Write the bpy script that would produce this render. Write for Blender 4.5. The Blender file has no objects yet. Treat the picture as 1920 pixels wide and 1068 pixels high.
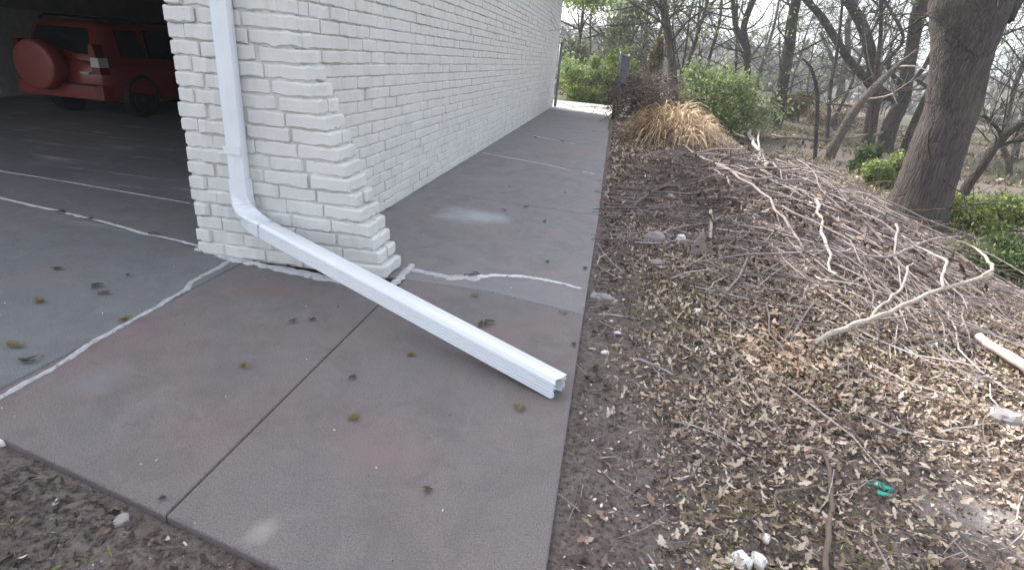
import bpy, math, random
import numpy as np
from mathutils import Vector, Matrix
random.seed(7); RNG = np.random.default_rng(7)
scene = bpy.context.scene; COL = scene.collection
S = 1.35                      # metres per modelling unit (every mesh is scaled by it when linked)

# ------------------------------------------------------------------ camera
CP = np.array([1.471, -2.401, 1.059]); F_PX = 1044.4
CR = np.array([0.9811309, 0.17802892, 0.07541791])
CU = np.array([-0.13636951, 0.3606753, 0.92266824])
CF = np.array([-0.13706026, 0.91554302, -0.3781474])
cam = bpy.data.cameras.new('camera'); cam.lens = 36*F_PX/1920; cam.sensor_width = 36
cam.clip_start = .02; cam.clip_end = 2000
camo = bpy.data.objects.new('camera', cam); COL.objects.link(camo)
camo.matrix_world = Matrix(((CR[0], CU[0], -CF[0], CP[0]*S), (CR[1], CU[1], -CF[1], CP[1]*S), (CR[2], CU[2], -CF[2], CP[2]*S), (0, 0, 0, 1)))
scene.camera = camo
# ------------------------------------------------------------------ light
SUN_AZ = math.radians(-50); SUN_EL = math.radians(40)
world = bpy.data.worlds.new('World'); scene.world = world; world.use_nodes = True
wn = world.node_tree; bg = wn.nodes['Background']
sky = wn.nodes.new('ShaderNodeTexSky'); sky.sky_type = 'NISHITA'; sky.sun_disc = False
sky.sun_elevation = SUN_EL; sky.sun_rotation = SUN_AZ; sky.dust_density = 3.0; sky.air_density = 1.0; sky.ozone_density = 1.0
hs = wn.nodes.new('ShaderNodeHueSaturation'); hs.inputs['Saturation'].default_value = .34      # thin high cloud whitens the sky
wn.links.new(sky.outputs[0], hs.inputs['Color']); wn.links.new(hs.outputs[0], bg.inputs[0]); bg.inputs[1].default_value = 0.15
sl = bpy.data.lights.new('sun', 'SUN'); sl.energy = 2.0; sl.angle = math.radians(.6); sl.color = (1, .95, .87)
so = bpy.data.objects.new('sun', sl); COL.objects.link(so)
sd = Vector((math.sin(SUN_AZ)*math.cos(SUN_EL), math.cos(SUN_AZ)*math.cos(SUN_EL), math.sin(SUN_EL)))
so.rotation_euler = sd.to_track_quat('Z', 'Y').to_euler()
vs = scene.view_settings; vs.view_transform = 'Standard'; vs.look = 'None'; vs.gamma = 1; vs.exposure = 1.85
scene.render.resolution_x = 1024; scene.render.resolution_y = 569

# ------------------------------------------------------------------ geometry helpers
def ray(px, py):
    d = CF + (px-960)/F_PX*CR - (py-534)/F_PX*CU
    return d
def G(px, py, z=0.0):
    d = ray(px, py); t = (z-CP[2])/d[2]; return CP + t*d
def T(px, py, ref, off=0.0):            # a point on the upright plane through ref that faces the viewer
    n = np.array([CF[0], CF[1], 0]); n /= np.linalg.norm(n)
    d = ray(px, py); t = ((np.array(ref)-CP) @ n + off)/(d @ n); return CP + t*d
def sm(a, b, t):
    t = np.clip((t-a)/(b-a), 0, 1); return t*t*(3-2*t)
_rt = np.random.default_rng(3).random((64, 64))
def vnoise(x, y):
    x = np.asarray(x, float); y = np.asarray(y, float)
    xi = np.floor(x).astype(int); yi = np.floor(y).astype(int); fx = x-xi; fy = y-yi
    fx = fx*fx*(3-2*fx); fy = fy*fy*(3-2*fy); a = lambda i, j: _rt[i % 64, j % 64]
    return (a(xi, yi)*(1-fx)+a(xi+1, yi)*fx)*(1-fy)+(a(xi, yi+1)*(1-fx)+a(xi+1, yi+1)*fx)*fy - .5
EX = 1.462                               # outer edge of the walk
def edge_y(x): return -1.405 - .21*(x+.07)/1.0
def terrain(x, y):
    x = np.asarray(x, float); y = np.asarray(y, float)
    z = -.026 + .023*sm(.0, .06, edge_y(x)-y)*(1-sm(EX-.2, EX, x))
    z = z + .20*np.exp(-((x-2.85)/.78)**2-((y-3.0)/2.0)**2)
    z = z + .10*np.exp(-((x-2.6)/.6)**2-((y-.9)/.9)**2)
    z = z + .35*np.exp(-((x-2.9)/.9)**2-((y-9.0)/1.9)**2)
    u = x+.12*y
    z = z - .42*sm(3.3, 6.0, u) - .35*sm(7, 22, u) - 7*sm(26, 85, u)
    r = np.hypot(x, y)
    z = z + 11*sm(70, 200, r)*(.75+.8*vnoise(x/45+3, y/45))
    near = 1-sm(6, 14, r)
    out = np.maximum(sm(EX+.0, EX+.25, x), sm(.0, .25, -(y-edge_y(x))))
    z = z + near*out*(.07*vnoise(x*1.7, y*1.7)+.035*vnoise(x*6, y*6+9)+.02*vnoise(x*17, y*17))
    z = z + (1-near)*.35*vnoise(x*.5, y*.5)
    under = (1-sm(EX-.13, EX-.06, x))*sm(.06, .13, y-edge_y(x))*(1-sm(15, 15.5, y))
    z = z*(1-under) + under*(-.13)
    return z
def hit(px, py, up=0.0):
    d = ray(px, py); t = .5
    while t < 150:
        p = CP+t*d
        if p[2] < float(terrain(p[0], p[1]))+up: break
        t += .01+.004*t
    return CP+t*d

class MB:
    def __init__(s): s.v = []; s.f = []; s.n = 0
    def add(s, v, f):
        s.f += [tuple(i+s.n for i in q) for q in f]; s.v += [tuple(map(float, q)) for q in v]; s.n = len(s.v)
    def box(s, x0, x1, y0, y1, z0, z1):
        s.add([(x0,y0,z0),(x1,y0,z0),(x1,y1,z0),(x0,y1,z0),(x0,y0,z1),(x1,y0,z1),(x1,y1,z1),(x0,y1,z1)],
              [(0,3,2,1),(4,5,6,7),(0,1,5,4),(1,2,6,5),(2,3,7,6),(3,0,4,7)])
    def rings(s, rings, cap=True, closed=True):
        m = len(rings[0]); v = [p for r in rings for p in r]; f = []
        for k in range(len(rings)-1):
            for i in range(m if closed else m-1):
                j = (i+1) % m; f.append((k*m+i, k*m+j, (k+1)*m+j, (k+1)*m+i))
        if cap: f.append(tuple(range(m))[::-1]); f.append(tuple((len(rings)-1)*m+i for i in range(m)))
        s.add(v, f)
    def slab(s, poly, z0, z1, b=.006):            # polygon with an eased top edge
        P = np.array(poly, float); c = P.mean(0); n = len(P); ins = []
        for i in range(n):
            a, p, q = P[i-1], P[i], P[(i+1) % n]; e1 = (p-a)/np.linalg.norm(p-a); e2 = (q-p)/np.linalg.norm(q-p)
            n1 = np.array([-e1[1], e1[0]]); n2 = np.array([-e2[1], e2[0]]); m = n1+n2; m = m/(m@m)*2
            ins.append(p+m*b)
        r = lambda Q, z: [(q[0], q[1], z) for q in Q]
        s.rings([r(P, z0), r(P, z1-b), r(P+(np.array(ins)-P)*.35, z1-b*.35), r(ins, z1)])
    def tube(s, pts, rad, n=6, cap=True, rough=0):
        pts = np.array(pts, float); k = len(pts); rings = []
        if np.isscalar(rad): rad = [rad]*k
        t = np.gradient(pts, axis=0); up = np.array([0, 0, 1.]); 
        if abs(t[0] @ up) > .95*np.linalg.norm(t[0]): up = np.array([1., 0, 0])
        a = np.cross(t[0], up); a /= np.linalg.norm(a)
        for i in range(k):
            ti = t[i]/max(np.linalg.norm(t[i]), 1e-9); a = a-ti*(a @ ti); a /= max(np.linalg.norm(a), 1e-9); b = np.cross(ti, a)
            rings.append([tuple(pts[i]+rad[i]*(1+(random.uniform(-rough, rough) if rough else 0))*(math.cos(q)*a+math.sin(q)*b)) for q in [2*math.pi*j/n for j in range(n)]])
        s.rings(rings, cap)
    def build(s, name, m, parent=None, smooth=False, **tags):
        me = bpy.data.meshes.new(name); off = np.zeros(3)
        o = bpy.data.objects.new(name, me); COL.objects.link(o)
        if parent is not None: o.parent = parent; off = np.array(wloc(parent))
        me.from_pydata([((x*S-off[0]), (y*S-off[1]), (z*S-off[2])) for x, y, z in s.v], [], s.f)
        me.materials.append(m)
        if smooth: me.polygons.foreach_set('use_smooth', [True]*len(me.polygons))
        me.update()
        if tags: tag(o, **tags)
        return o
_W = {}
def wloc(o):
    return _W.get(o.name, (0, 0, 0))
def tag(o, label=None, category=None, group=None, kind=None):
    if label: o['label'] = label
    if category: o['category'] = category
    if group: o['group'] = group
    if kind: o['kind'] = kind
def thing(name, loc, label, category, group=None):
    o = bpy.data.objects.new(name, None); COL.objects.link(o); o.empty_display_size = .1
    o.location = tuple(c*S for c in loc); _W[o.name] = tuple(c*S for c in loc)
    tag(o, label, category, group); return o
def child_origin(o, parent):      # a part built with MB.build has its origin at its parent's origin
    _W[o.name] = wloc(parent)
def copy_tree(o, parent=None, **kw):
    c = o.copy(); COL.objects.link(c)
    if parent is not None: c.parent = parent
    for ch in list(o.children): copy_tree(ch, c)
    return c
def rotmats(rx, ry, rz):
    cx, sx, cy, sy, cz, sz = np.cos(rx), np.sin(rx), np.cos(ry), np.sin(ry), np.cos(rz), np.sin(rz)
    R = np.empty((len(rx), 3, 3))
    R[:,0,0]=cz*cy; R[:,0,1]=cz*sy*sx-sz*cx; R[:,0,2]=cz*sy*cx+sz*sx
    R[:,1,0]=sz*cy; R[:,1,1]=sz*sy*sx+cz*cx; R[:,1,2]=sz*sy*cx-cz*sx
    R[:,2,0]=-sy; R[:,2,1]=cy*sx; R[:,2,2]=cy*cx
    return R
OAK = np.array([(0,0,0),(.22,.13,0),(.36,.08,0),(.55,.22,0),(.72,.12,0),(.88,.1,0),(1,0,0),(.22,-.13,0),(.36,-.08,0),(.55,-.22,0),(.72,-.12,0),(.88,-.1,0),(.5,0,-.05)])
OAKF = [(0,1,2,12),(12,2,3,4),(12,4,5,6),(0,12,8,7),(12,10,9,8),(12,6,11,10)]
SLIV = np.array([(0,.03,0),(0,-.03,0),(1,-.03,0),(1,.03,0)]); SLIVF = [(0,1,2,3)]
OVAL = np.array([(0,0,0),(.3,.2,0),(.65,.2,0),(1,0,0),(.65,-.2,0),(.3,-.2,0)]); OVALF = [(0,1,2,3),(0,3,4,5)]
BLADE = np.array([(0,.06,0),(0,-.06,0),(.5,-.05,.06),(.5,.05,.06),(1,0,0)]); BLADEF = [(0,1,2,3),(3,2,4)]
def scatter(name, tmpl, faces, pos, size, m, tilt=.35, flat=True, curl=.5, parent=None, widthvar=.35, smooth=False, **tags):
    n = len(pos); K = len(tmpl)
    rx = RNG.normal(0, tilt, n); ry = RNG.normal(0, tilt, n); rz = RNG.uniform(0, 2*np.pi, n)
    if not flat: rx = RNG.uniform(-np.pi, np.pi, n); ry = RNG.uniform(-1.2, 1.2, n)
    R = rotmats(rx, ry, rz); V = np.repeat(tmpl[None], n, 0).copy(); V[:,:,0] -= .5
    V[:,:,1] *= RNG.uniform(1-widthvar, 1+widthvar, (n,1))
    V[:,:,2] += RNG.uniform(-curl, curl*1.4, (n,1))*V[:,:,0]**2 + RNG.uniform(-curl, curl*2, (n,1))*V[:,:,1]**2*2 + RNG.normal(0,.02,(n,K))
    V *= np.asarray(size).reshape(-1,1,1); V = np.einsum('nij,nkj->nki', R, V)+pos[:,None,:]
    off = np.array(wloc(parent)) if parent is not None else 0
    V = V.reshape(-1,3)*S-off
    L = np.array([i for f in faces for i in f]); nl = np.array([len(f) for f in faces])
    loops = (L[None]+np.arange(n)[:,None]*K).ravel(); tot = np.tile(nl, n); st = np.concatenate([[0], np.cumsum(tot)[:-1]])
    me = bpy.data.meshes.new(name); me.vertices.add(len(V)); me.vertices.foreach_set('co', V.ravel())
    me.loops.add(len(loops)); me.loops.foreach_set('vertex_index', loops.astype(np.int32))
    me.polygons.add(len(tot)); me.polygons.foreach_set('loop_start', st.astype(np.int32)); me.polygons.foreach_set('loop_total', tot.astype(np.int32))
    if smooth: me.polygons.foreach_set('use_smooth', [True]*len(tot))
    me.materials.append(m); me.update(); me.validate()
    o = bpy.data.objects.new(name, me); COL.objects.link(o)
    if parent is not None: o.parent = parent
    if tags: tag(o, **tags)
    return o

# ------------------------------------------------------------------ materials
def new_mat(name, rough=.8, spec=.3):
    m = bpy.data.materials.new(name); m.use_nodes = True; nt = m.node_tree; b = nt.nodes['Principled BSDF']
    b.inputs['Roughness'].default_value = rough; b.inputs['Specular IOR Level'].default_value = spec
    return m, nt, b
def N(nt, t, **kw):
    n = nt.nodes.new(t)
    for k, v in kw.items(): setattr(n, k, v)
    return n
def noise(nt, scale, detail=4, rough=.6, vec=None, dist=0):
    n = N(nt, 'ShaderNodeTexNoise'); n.inputs['Scale'].default_value = scale; n.inputs['Detail'].default_value = detail
    n.inputs['Roughness'].default_value = rough; n.inputs['Distortion'].default_value = dist
    if vec is None: vec = geo(nt)
    nt.links.new(vec, n.inputs['Vector']); return n.outputs['Fac']
def geo(nt):
    for n in nt.nodes:
        if n.type == 'NEW_GEOMETRY': return n.outputs['Position']
    return N(nt, 'ShaderNodeNewGeometry').outputs['Position']
def stretch(nt, sx, sy, sz, obj=False):
    mp = N(nt, 'ShaderNodeMapping'); mp.inputs['Scale'].default_value = (sx, sy, sz)
    if obj: nt.links.new(N(nt, 'ShaderNodeTexCoord').outputs['Object'], mp.inputs[0])
    else: nt.links.new(geo(nt), mp.inputs[0])
    return mp.outputs[0]
def ramp(nt, fac, stops, interp='LINEAR'):
    r = N(nt, 'ShaderNodeValToRGB'); r.color_ramp.interpolation = interp; e = r.color_ramp.elements
    while len(e) < len(stops): e.new(.5)
    for i, (p, c) in enumerate(stops):
        e[i].position = p; c = (c, c, c) if isinstance(c, (int, float)) else c; e[i].color = (*c, 1)
    nt.links.new(fac, r.inputs[0]); return r.outputs[0]
def mix(nt, fac, a, b, mode='MIX'):
    m = N(nt, 'ShaderNodeMix', data_type='RGBA', blend_type=mode)
    for s, i in ((fac, 0), (a, 6), (b, 7)):
        if isinstance(s, (int, float)): m.inputs[i].default_value = s
        elif isinstance(s, tuple): m.inputs[i].default_value = (*s, 1)
        else: nt.links.new(s, m.inputs[i])
    return m.outputs[2]
def bump(nt, b, h, strength=.3, dist=.01):
    n = N(nt, 'ShaderNodeBump'); n.inputs['Strength'].default_value = strength; n.inputs['Distance'].default_value = dist
    nt.links.new(h, n.inputs['Height']); nt.links.new(n.outputs[0], b.inputs['Normal'])
def spot(nt, cx, cy, rx, ry, wob=.5, seed=5.0):    # soft irregular blotch at a fixed place on a surface, 1 inside 0 outside
    mp = N(nt, 'ShaderNodeMapping', vector_type='TEXTURE'); mp.inputs['Location'].default_value = (cx*S, cy*S, 0); mp.inputs['Scale'].default_value = (rx*S, ry*S, 50)
    nt.links.new(geo(nt), mp.inputs[0])
    l = N(nt, 'ShaderNodeVectorMath', operation='LENGTH'); nt.links.new(mp.outputs[0], l.inputs[0])
    n = noise(nt, seed, 4, .65); a = N(nt, 'ShaderNodeMath', operation='MULTIPLY_ADD'); nt.links.new(n, a.inputs[0]); a.inputs[1].default_value = wob*2
    nt.links.new(l.outputs['Value'], a.inputs[2])
    return ramp(nt, a.outputs[0], [(.35+wob*.4, 1.0), (.95+wob*.1, 0.0)])
def concrete(name, c1, c2, c3, spots=(), rough=.85, scuff=None, gain=.86):
    m, nt, b = new_mat(name, rough, .35)
    c1, c2, c3 = [tuple(gain*x for x in q_) for q_ in (c1, c2, c3)]; spots = [(*q_[:4], tuple(gain*x for x in q_[4]), *q_[5:]) for q_ in spots]
    big = noise(nt, 1.1, 5, .6); mid = noise(nt, 6, 5, .65); fine = noise(nt, 160, 3, .7)
    c = ramp(nt, big, [(.36, c1), (.5, c2), (.64, c3)])
    c = mix(nt, ramp(nt, mid, [(.35, 0), (.7, .45)]), c, tuple(x*1.25 for x in c2))
    c = mix(nt, ramp(nt, noise(nt, 2.6, 6, .7), [(.56, 0), (.68, .35)]), c, tuple(x*.68 for x in c2))
    c = mix(nt, ramp(nt, fine, [(.38, .62), (.5, 0)]), c, tuple(x*.45 for x in c1))
    c = mix(nt, ramp(nt, fine, [(.54, 0), (.66, .5)]), c, tuple(min(1, x*1.6) for x in c2))
    c = mix(nt, ramp(nt, noise(nt, 30, 6, .8), [(.30, .40), (.44, 0)]), c, tuple(x*.6 for x in c2))
    c = mix(nt, ramp(nt, noise(nt, 3.3, 8, .78, None, .8), [(.40, .42), (.52, 0)]), c, tuple(x*.70 for x in c2))
    c = mix(nt, ramp(nt, noise(nt, 1.9, 7, .75, None, 2.0), [(.56, 0), (.66, .30)]), c, tuple(min(1, x*1.5) for x in c2))
    c = mix(nt, ramp(nt, noise(nt, 14, 5, .75, None, 1.5), [(.60, 0), (.72, .35)]), c, tuple(min(1, x*1.45) for x in c3))
    c = mix(nt, ramp(nt, noise(nt, 95, 3, .6), [(.68, 0), (.76, .5)]), c, (.42, .40, .39))
    for (cx, cy, rx, ry, col, a, sd) in spots:
        sp = spot(nt, cx, cy, rx, ry, .5, sd); f = N(nt, 'ShaderNodeMath', operation='MULTIPLY'); nt.links.new(sp, f.inputs[0]); f.inputs[1].default_value = a
        c = mix(nt, f.outputs[0], c, col)
    if scuff:
        sc = noise(nt, 1, 5, .7, stretch(nt, *scuff)); c = mix(nt, ramp(nt, sc, [(.57, 0), (.68, .75)]), c, (.62, .62, .64))
    nt.links.new(c, b.inputs['Base Color'])
    h = N(nt, 'ShaderNodeMath', operation='ADD'); nt.links.new(fine, h.inputs[0]); nt.links.new(mid, h.inputs[1]); bump(nt, b, h.outputs[0], .16, .003)
    return m
M = {}
M['walk'] = concrete('walk_concrete', (.215,.165,.158), (.20,.175,.175), (.175,.168,.172),
    [(.05,-.28,.45,.22,(.235,.15,.13),.55,2.2), (.80,-1.52,.09,.10,(.4,.38,.36),.6,9), (.3,-1.0,.3,.35,(.15,.14,.145),.35,3), (1.1,-.35,.3,.3,(.25,.17,.155),.4,3), (-.05,-1.1,.2,.3,(.26,.25,.26),.5,4), (.95,-1.2,.35,.3,(.25,.18,.175),.4,4)])
M['walkfar'] = concrete('walk_concrete_grey', (.185,.16,.158), (.175,.165,.168), (.165,.165,.172),
    [(.60,1.32,.60,.52,(.30,.31,.315),1.0,3), (.4,2.6,.5,.5,(.2,.2,.205),.4,2), (1.2,1.2,.15,.6,(.23,.17,.16),.3,3), (.9,4.4,.4,.6,(.12,.115,.12),.4,3)], gain=1.22)
M['drive'] = concrete('driveway_concrete', (.17,.165,.17), (.16,.165,.17), (.19,.18,.175), [(-.9,-.5,.5,.4,(.2,.17,.16),.3,2), (-1.3,.2,.9,.12,(.24,.25,.27),.5,5)], gain=1.05)
M['garage'] = concrete('garage_concrete', (.15,.15,.165), (.19,.19,.205), (.25,.25,.265), rough=.45, scuff=(.9, 6.5, 1), gain=1.05)
M['patio'] = concrete('sunlit_patio_concrete', (.5,.49,.46), (.55,.53,.5), (.6,.58,.55))  # pale tone puts the sunlight beyond the house into the concrete colour
def simple(name, col, rough=.8, var=.15, scale=8, bs=.2, bd=.003, bscale=60, spec=.3, metal=0, st=None):
    m, nt, b = new_mat(name, rough, spec); b.inputs['Metallic'].default_value = metal
    f = noise(nt, scale, 4, .6, stretch(nt, *st) if st else None)
    nt.links.new(ramp(nt, f, [(.3, tuple(x*(1-var) for x in col)), (.7, tuple(min(1, x*(1+var)) for x in col))]), b.inputs['Base Color'])
    if bs: bump(nt, b, noise(nt, bscale, 4, .65, stretch(nt, *st) if st else None), bs, bd)
    return m
def paint_brick(name, grime=True):
    m, nt, b = new_mat(name, .55, .4)
    c = ramp(nt, noise(nt, 3, 5, .6), [(.3, (.57,.57,.55)), (.6, (.64,.64,.62)), (.8, (.70,.70,.685))])
    c = mix(nt, ramp(nt, noise(nt, 22, 5, .7), [(.58, 0), (.72, .35)]), c, (.50,.50,.48))
    c = mix(nt, ramp(nt, noise(nt, 45, 3, .6), [(.70, 0), (.74, .6)]), c, (.30,.28,.26))
    nt.links.new(c, b.inputs['Base Color'])
    h = mix(nt, .5, noise(nt, 18, 5, .65), noise(nt, 90, 4, .6)); bump(nt, b, h, .55, .008)
    return m
M['brick'] = paint_brick('painted_brick')
M['mortar'] = simple('painted_mortar', (.55,.55,.53), .75, .2, 14, .6, .006, 60)
def pipe_mat():
    m, nt, b = new_mat('painted_downspout', .32, .5)
    c = ramp(nt, noise(nt, 2.5, 3), [(.3, (.66,.69,.74)), (.7, (.73,.755,.79))])
    c = mix(nt, ramp(nt, noise(nt, 30, 5, .7), [(.66, 0), (.75, .4)]), c, (.45,.43,.4))
    nt.links.new(c, b.inputs['Base Color']); bump(nt, b, noise(nt, 14, 3), .08, .004); return m
M['pipe'] = pipe_mat()
M['pipein'] = simple('downspout_inside', (.10,.10,.105), .6, .3)
def caulk_mat(name, col):
    m, nt, b = new_mat(name, .65, .3)
    c = ramp(nt, noise(nt, 16, 5, .7), [(.3, tuple(.7*x for x in col)), (.65, col)])
    c = mix(nt, ramp(nt, noise(nt, 28, 5, .75), [(.56, 0), (.64, .85)]), c, (.17,.155,.15)); nt.links.new(c, b.inputs['Base Color'])
    bump(nt, b, noise(nt, 60, 5, .7), .8, .006); return m
M['caulk'] = caulk_mat('sealant', (.50,.50,.52))
M['caulkw'] = caulk_mat('sealant_white', (.74,.73,.72))
M['dirt'] = simple('joint_dirt', (.045,.038,.035), .95, .4, 60, .8, .006, 120)
def ground_mat():
    m, nt, b = new_mat('ground_soil', .95, .15)
    c = ramp(nt, noise(nt, 2.2, 6, .65), [(.34, (.105,.078,.073)), (.5, (.150,.122,.115)), (.66, (.19,.16,.145))])
    c = mix(nt, ramp(nt, noise(nt, 24, 6, .75), [(.42, 0), (.62, .7)]), c, (.24,.205,.185))
    c = mix(nt, ramp(nt, noise(nt, 55, 4, .7), [(.5, 0), (.62, .8)]), c, (.045,.035,.03))
    c = mix(nt, ramp(nt, noise(nt, 1.3, 4, .6), [(.55, 0), (.7, .22)]), c, (.10,.105,.055))
    c = mix(nt, ramp(nt, noise(nt, 120, 2, .5), [(.7, 0), (.74, 1)]), c, (.5,.46,.42))
    sp = spot(nt, 2.62, -1.02, .3, .24, .4, 5); c = mix(nt, sp, c, (.36,.33,.31))
    sp = spot(nt, .1, -2.15, 1.5, .95, .3, 3); c = mix(nt, sp, c, mix(nt, .62, c, (.040,.026,.023)))    # damp bed in front of the slab
    # distant slopes: dry grass and leafless woods
    d = N(nt, 'ShaderNodeVectorMath', operation='LENGTH'); nt.links.new(geo(nt), d.inputs[0])
    far = ramp(nt, noise(nt, .25, 8, .8), [(.35, (.075,.068,.05)), (.5, (.13,.115,.085)), (.65, (.10,.115,.06))])
    dv = N(nt, 'ShaderNodeMath', operation='DIVIDE'); nt.links.new(d.outputs['Value'], dv.inputs[0]); dv.inputs[1].default_value = 40
    c = mix(nt, ramp(nt, dv.outputs[0], [(.25, 0), (.7, 1)]), c, far)
    nt.links.new(c, b.inputs['Base Color'])
    bump(nt, b, mix(nt, .5, noise(nt, 30, 6, .75), noise(nt, 110, 4, .7)), .9, .02); return m
M['soil'] = ground_mat()
def leafmat(name, stops, rough=.75, trans=.0, rand=True):
    m, nt, b = new_mat(name, rough, .25)
    g = N(nt, 'ShaderNodeNewGeometry')
    c = ramp(nt, g.outputs['Random Per Island'], stops, 'LINEAR')
    nt.links.new(c, b.inputs['Base Color'])
    if trans:
        t = N(nt, 'ShaderNodeBsdfTranslucent'); nt.links.new(c, t.inputs[0]); mx = N(nt, 'ShaderNodeMixShader'); mx.inputs[0].default_value = trans
        nt.links.new(b.outputs[0], mx.inputs[1]); nt.links.new(t.outputs[0], mx.inputs[2]); nt.links.new(mx.outputs[0], nt.nodes['Material Output'].inputs[0])
    return m
M['litter'] = leafmat('dry_leaves', [(0,(.11,.077,.056)),(.25,(.24,.175,.13)),(.5,(.43,.345,.265)),(.75,(.57,.475,.385)),(.88,(.34,.265,.18)),(1,(.70,.62,.53))])
M['litterdark'] = leafmat('dark_leaves', [(0,(.05,.037,.033)),(.4,(.12,.085,.072)),(.75,(.20,.155,.135)),(.93,(.28,.18,.12)),(1,(.5,.44,.38))])
M['littertan'] = leafmat('tan_leaves', [(0,(.36,.23,.14)),(.5,(.56,.40,.28)),(1,(.72,.56,.43))])
M['bedleaf'] = leafmat('bed_leaves', [(0,(.03,.023,.02)),(.5,(.075,.058,.052)),(.9,(.125,.10,.09)),(1,(.22,.15,.10))])
M['chips'] = leafmat('pale_chips', [(0,(.40,.37,.34)),(.6,(.6,.58,.55)),(1,(.75,.73,.7))])
M['green1'] = leafmat('spring_leaves', [(0,(.08,.12,.03)),(.35,(.16,.22,.06)),(.7,(.27,.34,.10)),(1,(.42,.47,.20))], .6, .4)
M['green2'] = leafmat('shrub_leaves', [(0,(.04,.075,.025)),(.5,(.085,.13,.04)),(1,(.17,.21,.08))], .6, .3)
M['green3'] = leafmat('pale_leaves', [(0,(.11,.16,.05)),(.5,(.24,.32,.12)),(1,(.40,.45,.22))], .6, .45)
M['evergreen'] = leafmat('evergreen_leaves', [(0,(.07,.09,.05)),(.5,(.13,.16,.08)),(1,(.22,.24,.14))], .6, .35)
M['ivy'] = leafmat('brown_ivy', [(0,(.07,.06,.02)),(.5,(.14,.12,.035)),(1,(.22,.17,.06))], .6, .3)
M['straw'] = leafmat('straw', [(0,(.20,.14,.085)),(.5,(.42,.30,.18)),(1,(.62,.49,.33))], .7, .2)
M['strawbits'] = leafmat('straw_bits', [(0,(.15,.12,.09)),(.6,(.34,.29,.22)),(1,(.62,.56,.46))])
M['crumbs'] = leafmat('leaf_crumbs', [(0,(.07,.05,.04)),(.35,(.22,.165,.125)),(.7,(.42,.335,.26)),(1,(.66,.56,.46))])
M['grass'] = leafmat('grass_blades', [(0,(.09,.10,.035)),(.5,(.16,.15,.06)),(1,(.28,.24,.13))], .7, .2)
def bark(name, c1, c2, sc=9, st=(1,1,.18), d=.03):
    m, nt, b = new_mat(name, .92, .15)
    v = N(nt, 'ShaderNodeTexVoronoi', feature='DISTANCE_TO_EDGE'); v.inputs['Scale'].default_value = sc*1.6; nt.links.new(stretch(nt, *st), v.inputs['Vector'])
    f = noise(nt, sc, 6, .7, stretch(nt, *st), 1.0)
    c = ramp(nt, f, [(.35, c1), (.65, c2)]); c = mix(nt, ramp(nt, v.outputs['Distance'], [(0, .75), (.12, 0)]), c, tuple(x*.4 for x in c1))
    c = mix(nt, ramp(nt, noise(nt, 1.5, 4), [(.5, 0), (.7, .35)]), c, (.13,.13,.10)); nt.links.new(c, b.inputs['Base Color'])
    h = mix(nt, .5, f, ramp(nt, v.outputs['Distance'], [(0, 0), (.2, 1)])); bump(nt, b, h, .9, d); return m
M['bark'] = bark('oak_bark', (.060,.050,.049), (.115,.099,.096), 20, (1,1,.10), .02)
M['bark2'] = bark('dark_bark', (.04,.034,.031), (.10,.085,.075), 14)
M['barkpale'] = bark('pale_bark', (.09,.075,.065), (.17,.14,.12), 16)
def stickm(name, stops):
    m, nt, b = new_mat(name, .85, .2); g = N(nt, 'ShaderNodeNewGeometry')
    c = ramp(nt, g.outputs['Random Per Island'], stops); c = mix(nt, ramp(nt, noise(nt, 25, 5, .7), [(.4, 0), (.65, .5)]), c, (.09,.075,.065))
    nt.links.new(c, b.inputs['Base Color']); bump(nt, b, noise(nt, 60, 4), .4, .004); return m
M['stick'] = stickm('grey_sticks', [(0,(.12,.095,.088)),(.4,(.25,.205,.20)),(.8,(.40,.345,.335)),(1,(.54,.48,.45))])
M['stickpale'] = stickm('pale_sticks', [(0,(.38,.33,.28)),(1,(.50,.45,.40))])
M['stickbrown'] = stickm('brown_sticks', [(0,(.13,.10,.08)),(1,(.20,.16,.13))])
M['bare'] = simple('bare_wood', (.55,.46,.42), .7, .12, 20, .2)
M['stone'] = simple('grey_stone', (.30,.27,.27), .9, .2, 12, .6, .008, 40)
M['stonewhite'] = simple('white_stone', (.72,.71,.69), .8, .1, 20, .4, .004, 50)
M['shard'] = simple('slate_shard', (.26,.215,.205), .85, .15, 10, .4)
M['teal'] = simple('teal_plastic', (.03,.30,.24), .4, .2, 30, 0)
M['fence'] = simple('fence_steel', (.13,.14,.155), .5, .2, 20, 0, metal=.4)
M['roof'] = simple('roof_shingle', (.12,.11,.10), .9, .3, 20)
M['inwall'] = simple('garage_plaster', (.20,.195,.19), .85, .15, 3)
M['beam'] = simple('dark_trim', (.03,.03,.032), .7, .2)
def paint(name, col, rough=.3, coat=.7):
    m, nt, b = new_mat(name, rough, .5); b.inputs['Base Color'].default_value = (*col, 1); b.inputs['Coat Weight'].default_value = coat; b.inputs['Coat Roughness'].default_value = .12
    d = noise(nt, 5, 4); nt.links.new(ramp(nt, d, [(.3, col), (.8, tuple(min(1, c*1.15+.01) for c in col))]), b.inputs['Base Color']); return m
M['carred'] = paint('car_paint_red', (.17,.017,.014), .4, .35)
M['covred'] = paint('cover_red', (.19,.030,.024), .5, .2)
M['blackp'] = simple('black_plastic', (.02,.02,.02), .6, .2, 20, 0)
M['rubber'] = simple('tyre_rubber', (.018,.018,.018), .85, .2, 20, .2)
M['alloy'] = simple('alloy', (.4,.4,.42), .35, .1, 10, 0, metal=.8)
M['alloyshade'] = simple('shaded_alloy', (.05,.05,.055), .5, .1, 10, 0, metal=.5)  # rim alloy darkened, garage shade put into its colour
def gl(name, col, rough=.08):
    m, nt, b = new_mat(name, rough, .6); b.inputs['Base Color'].default_value = (*col, 1); return m
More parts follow.
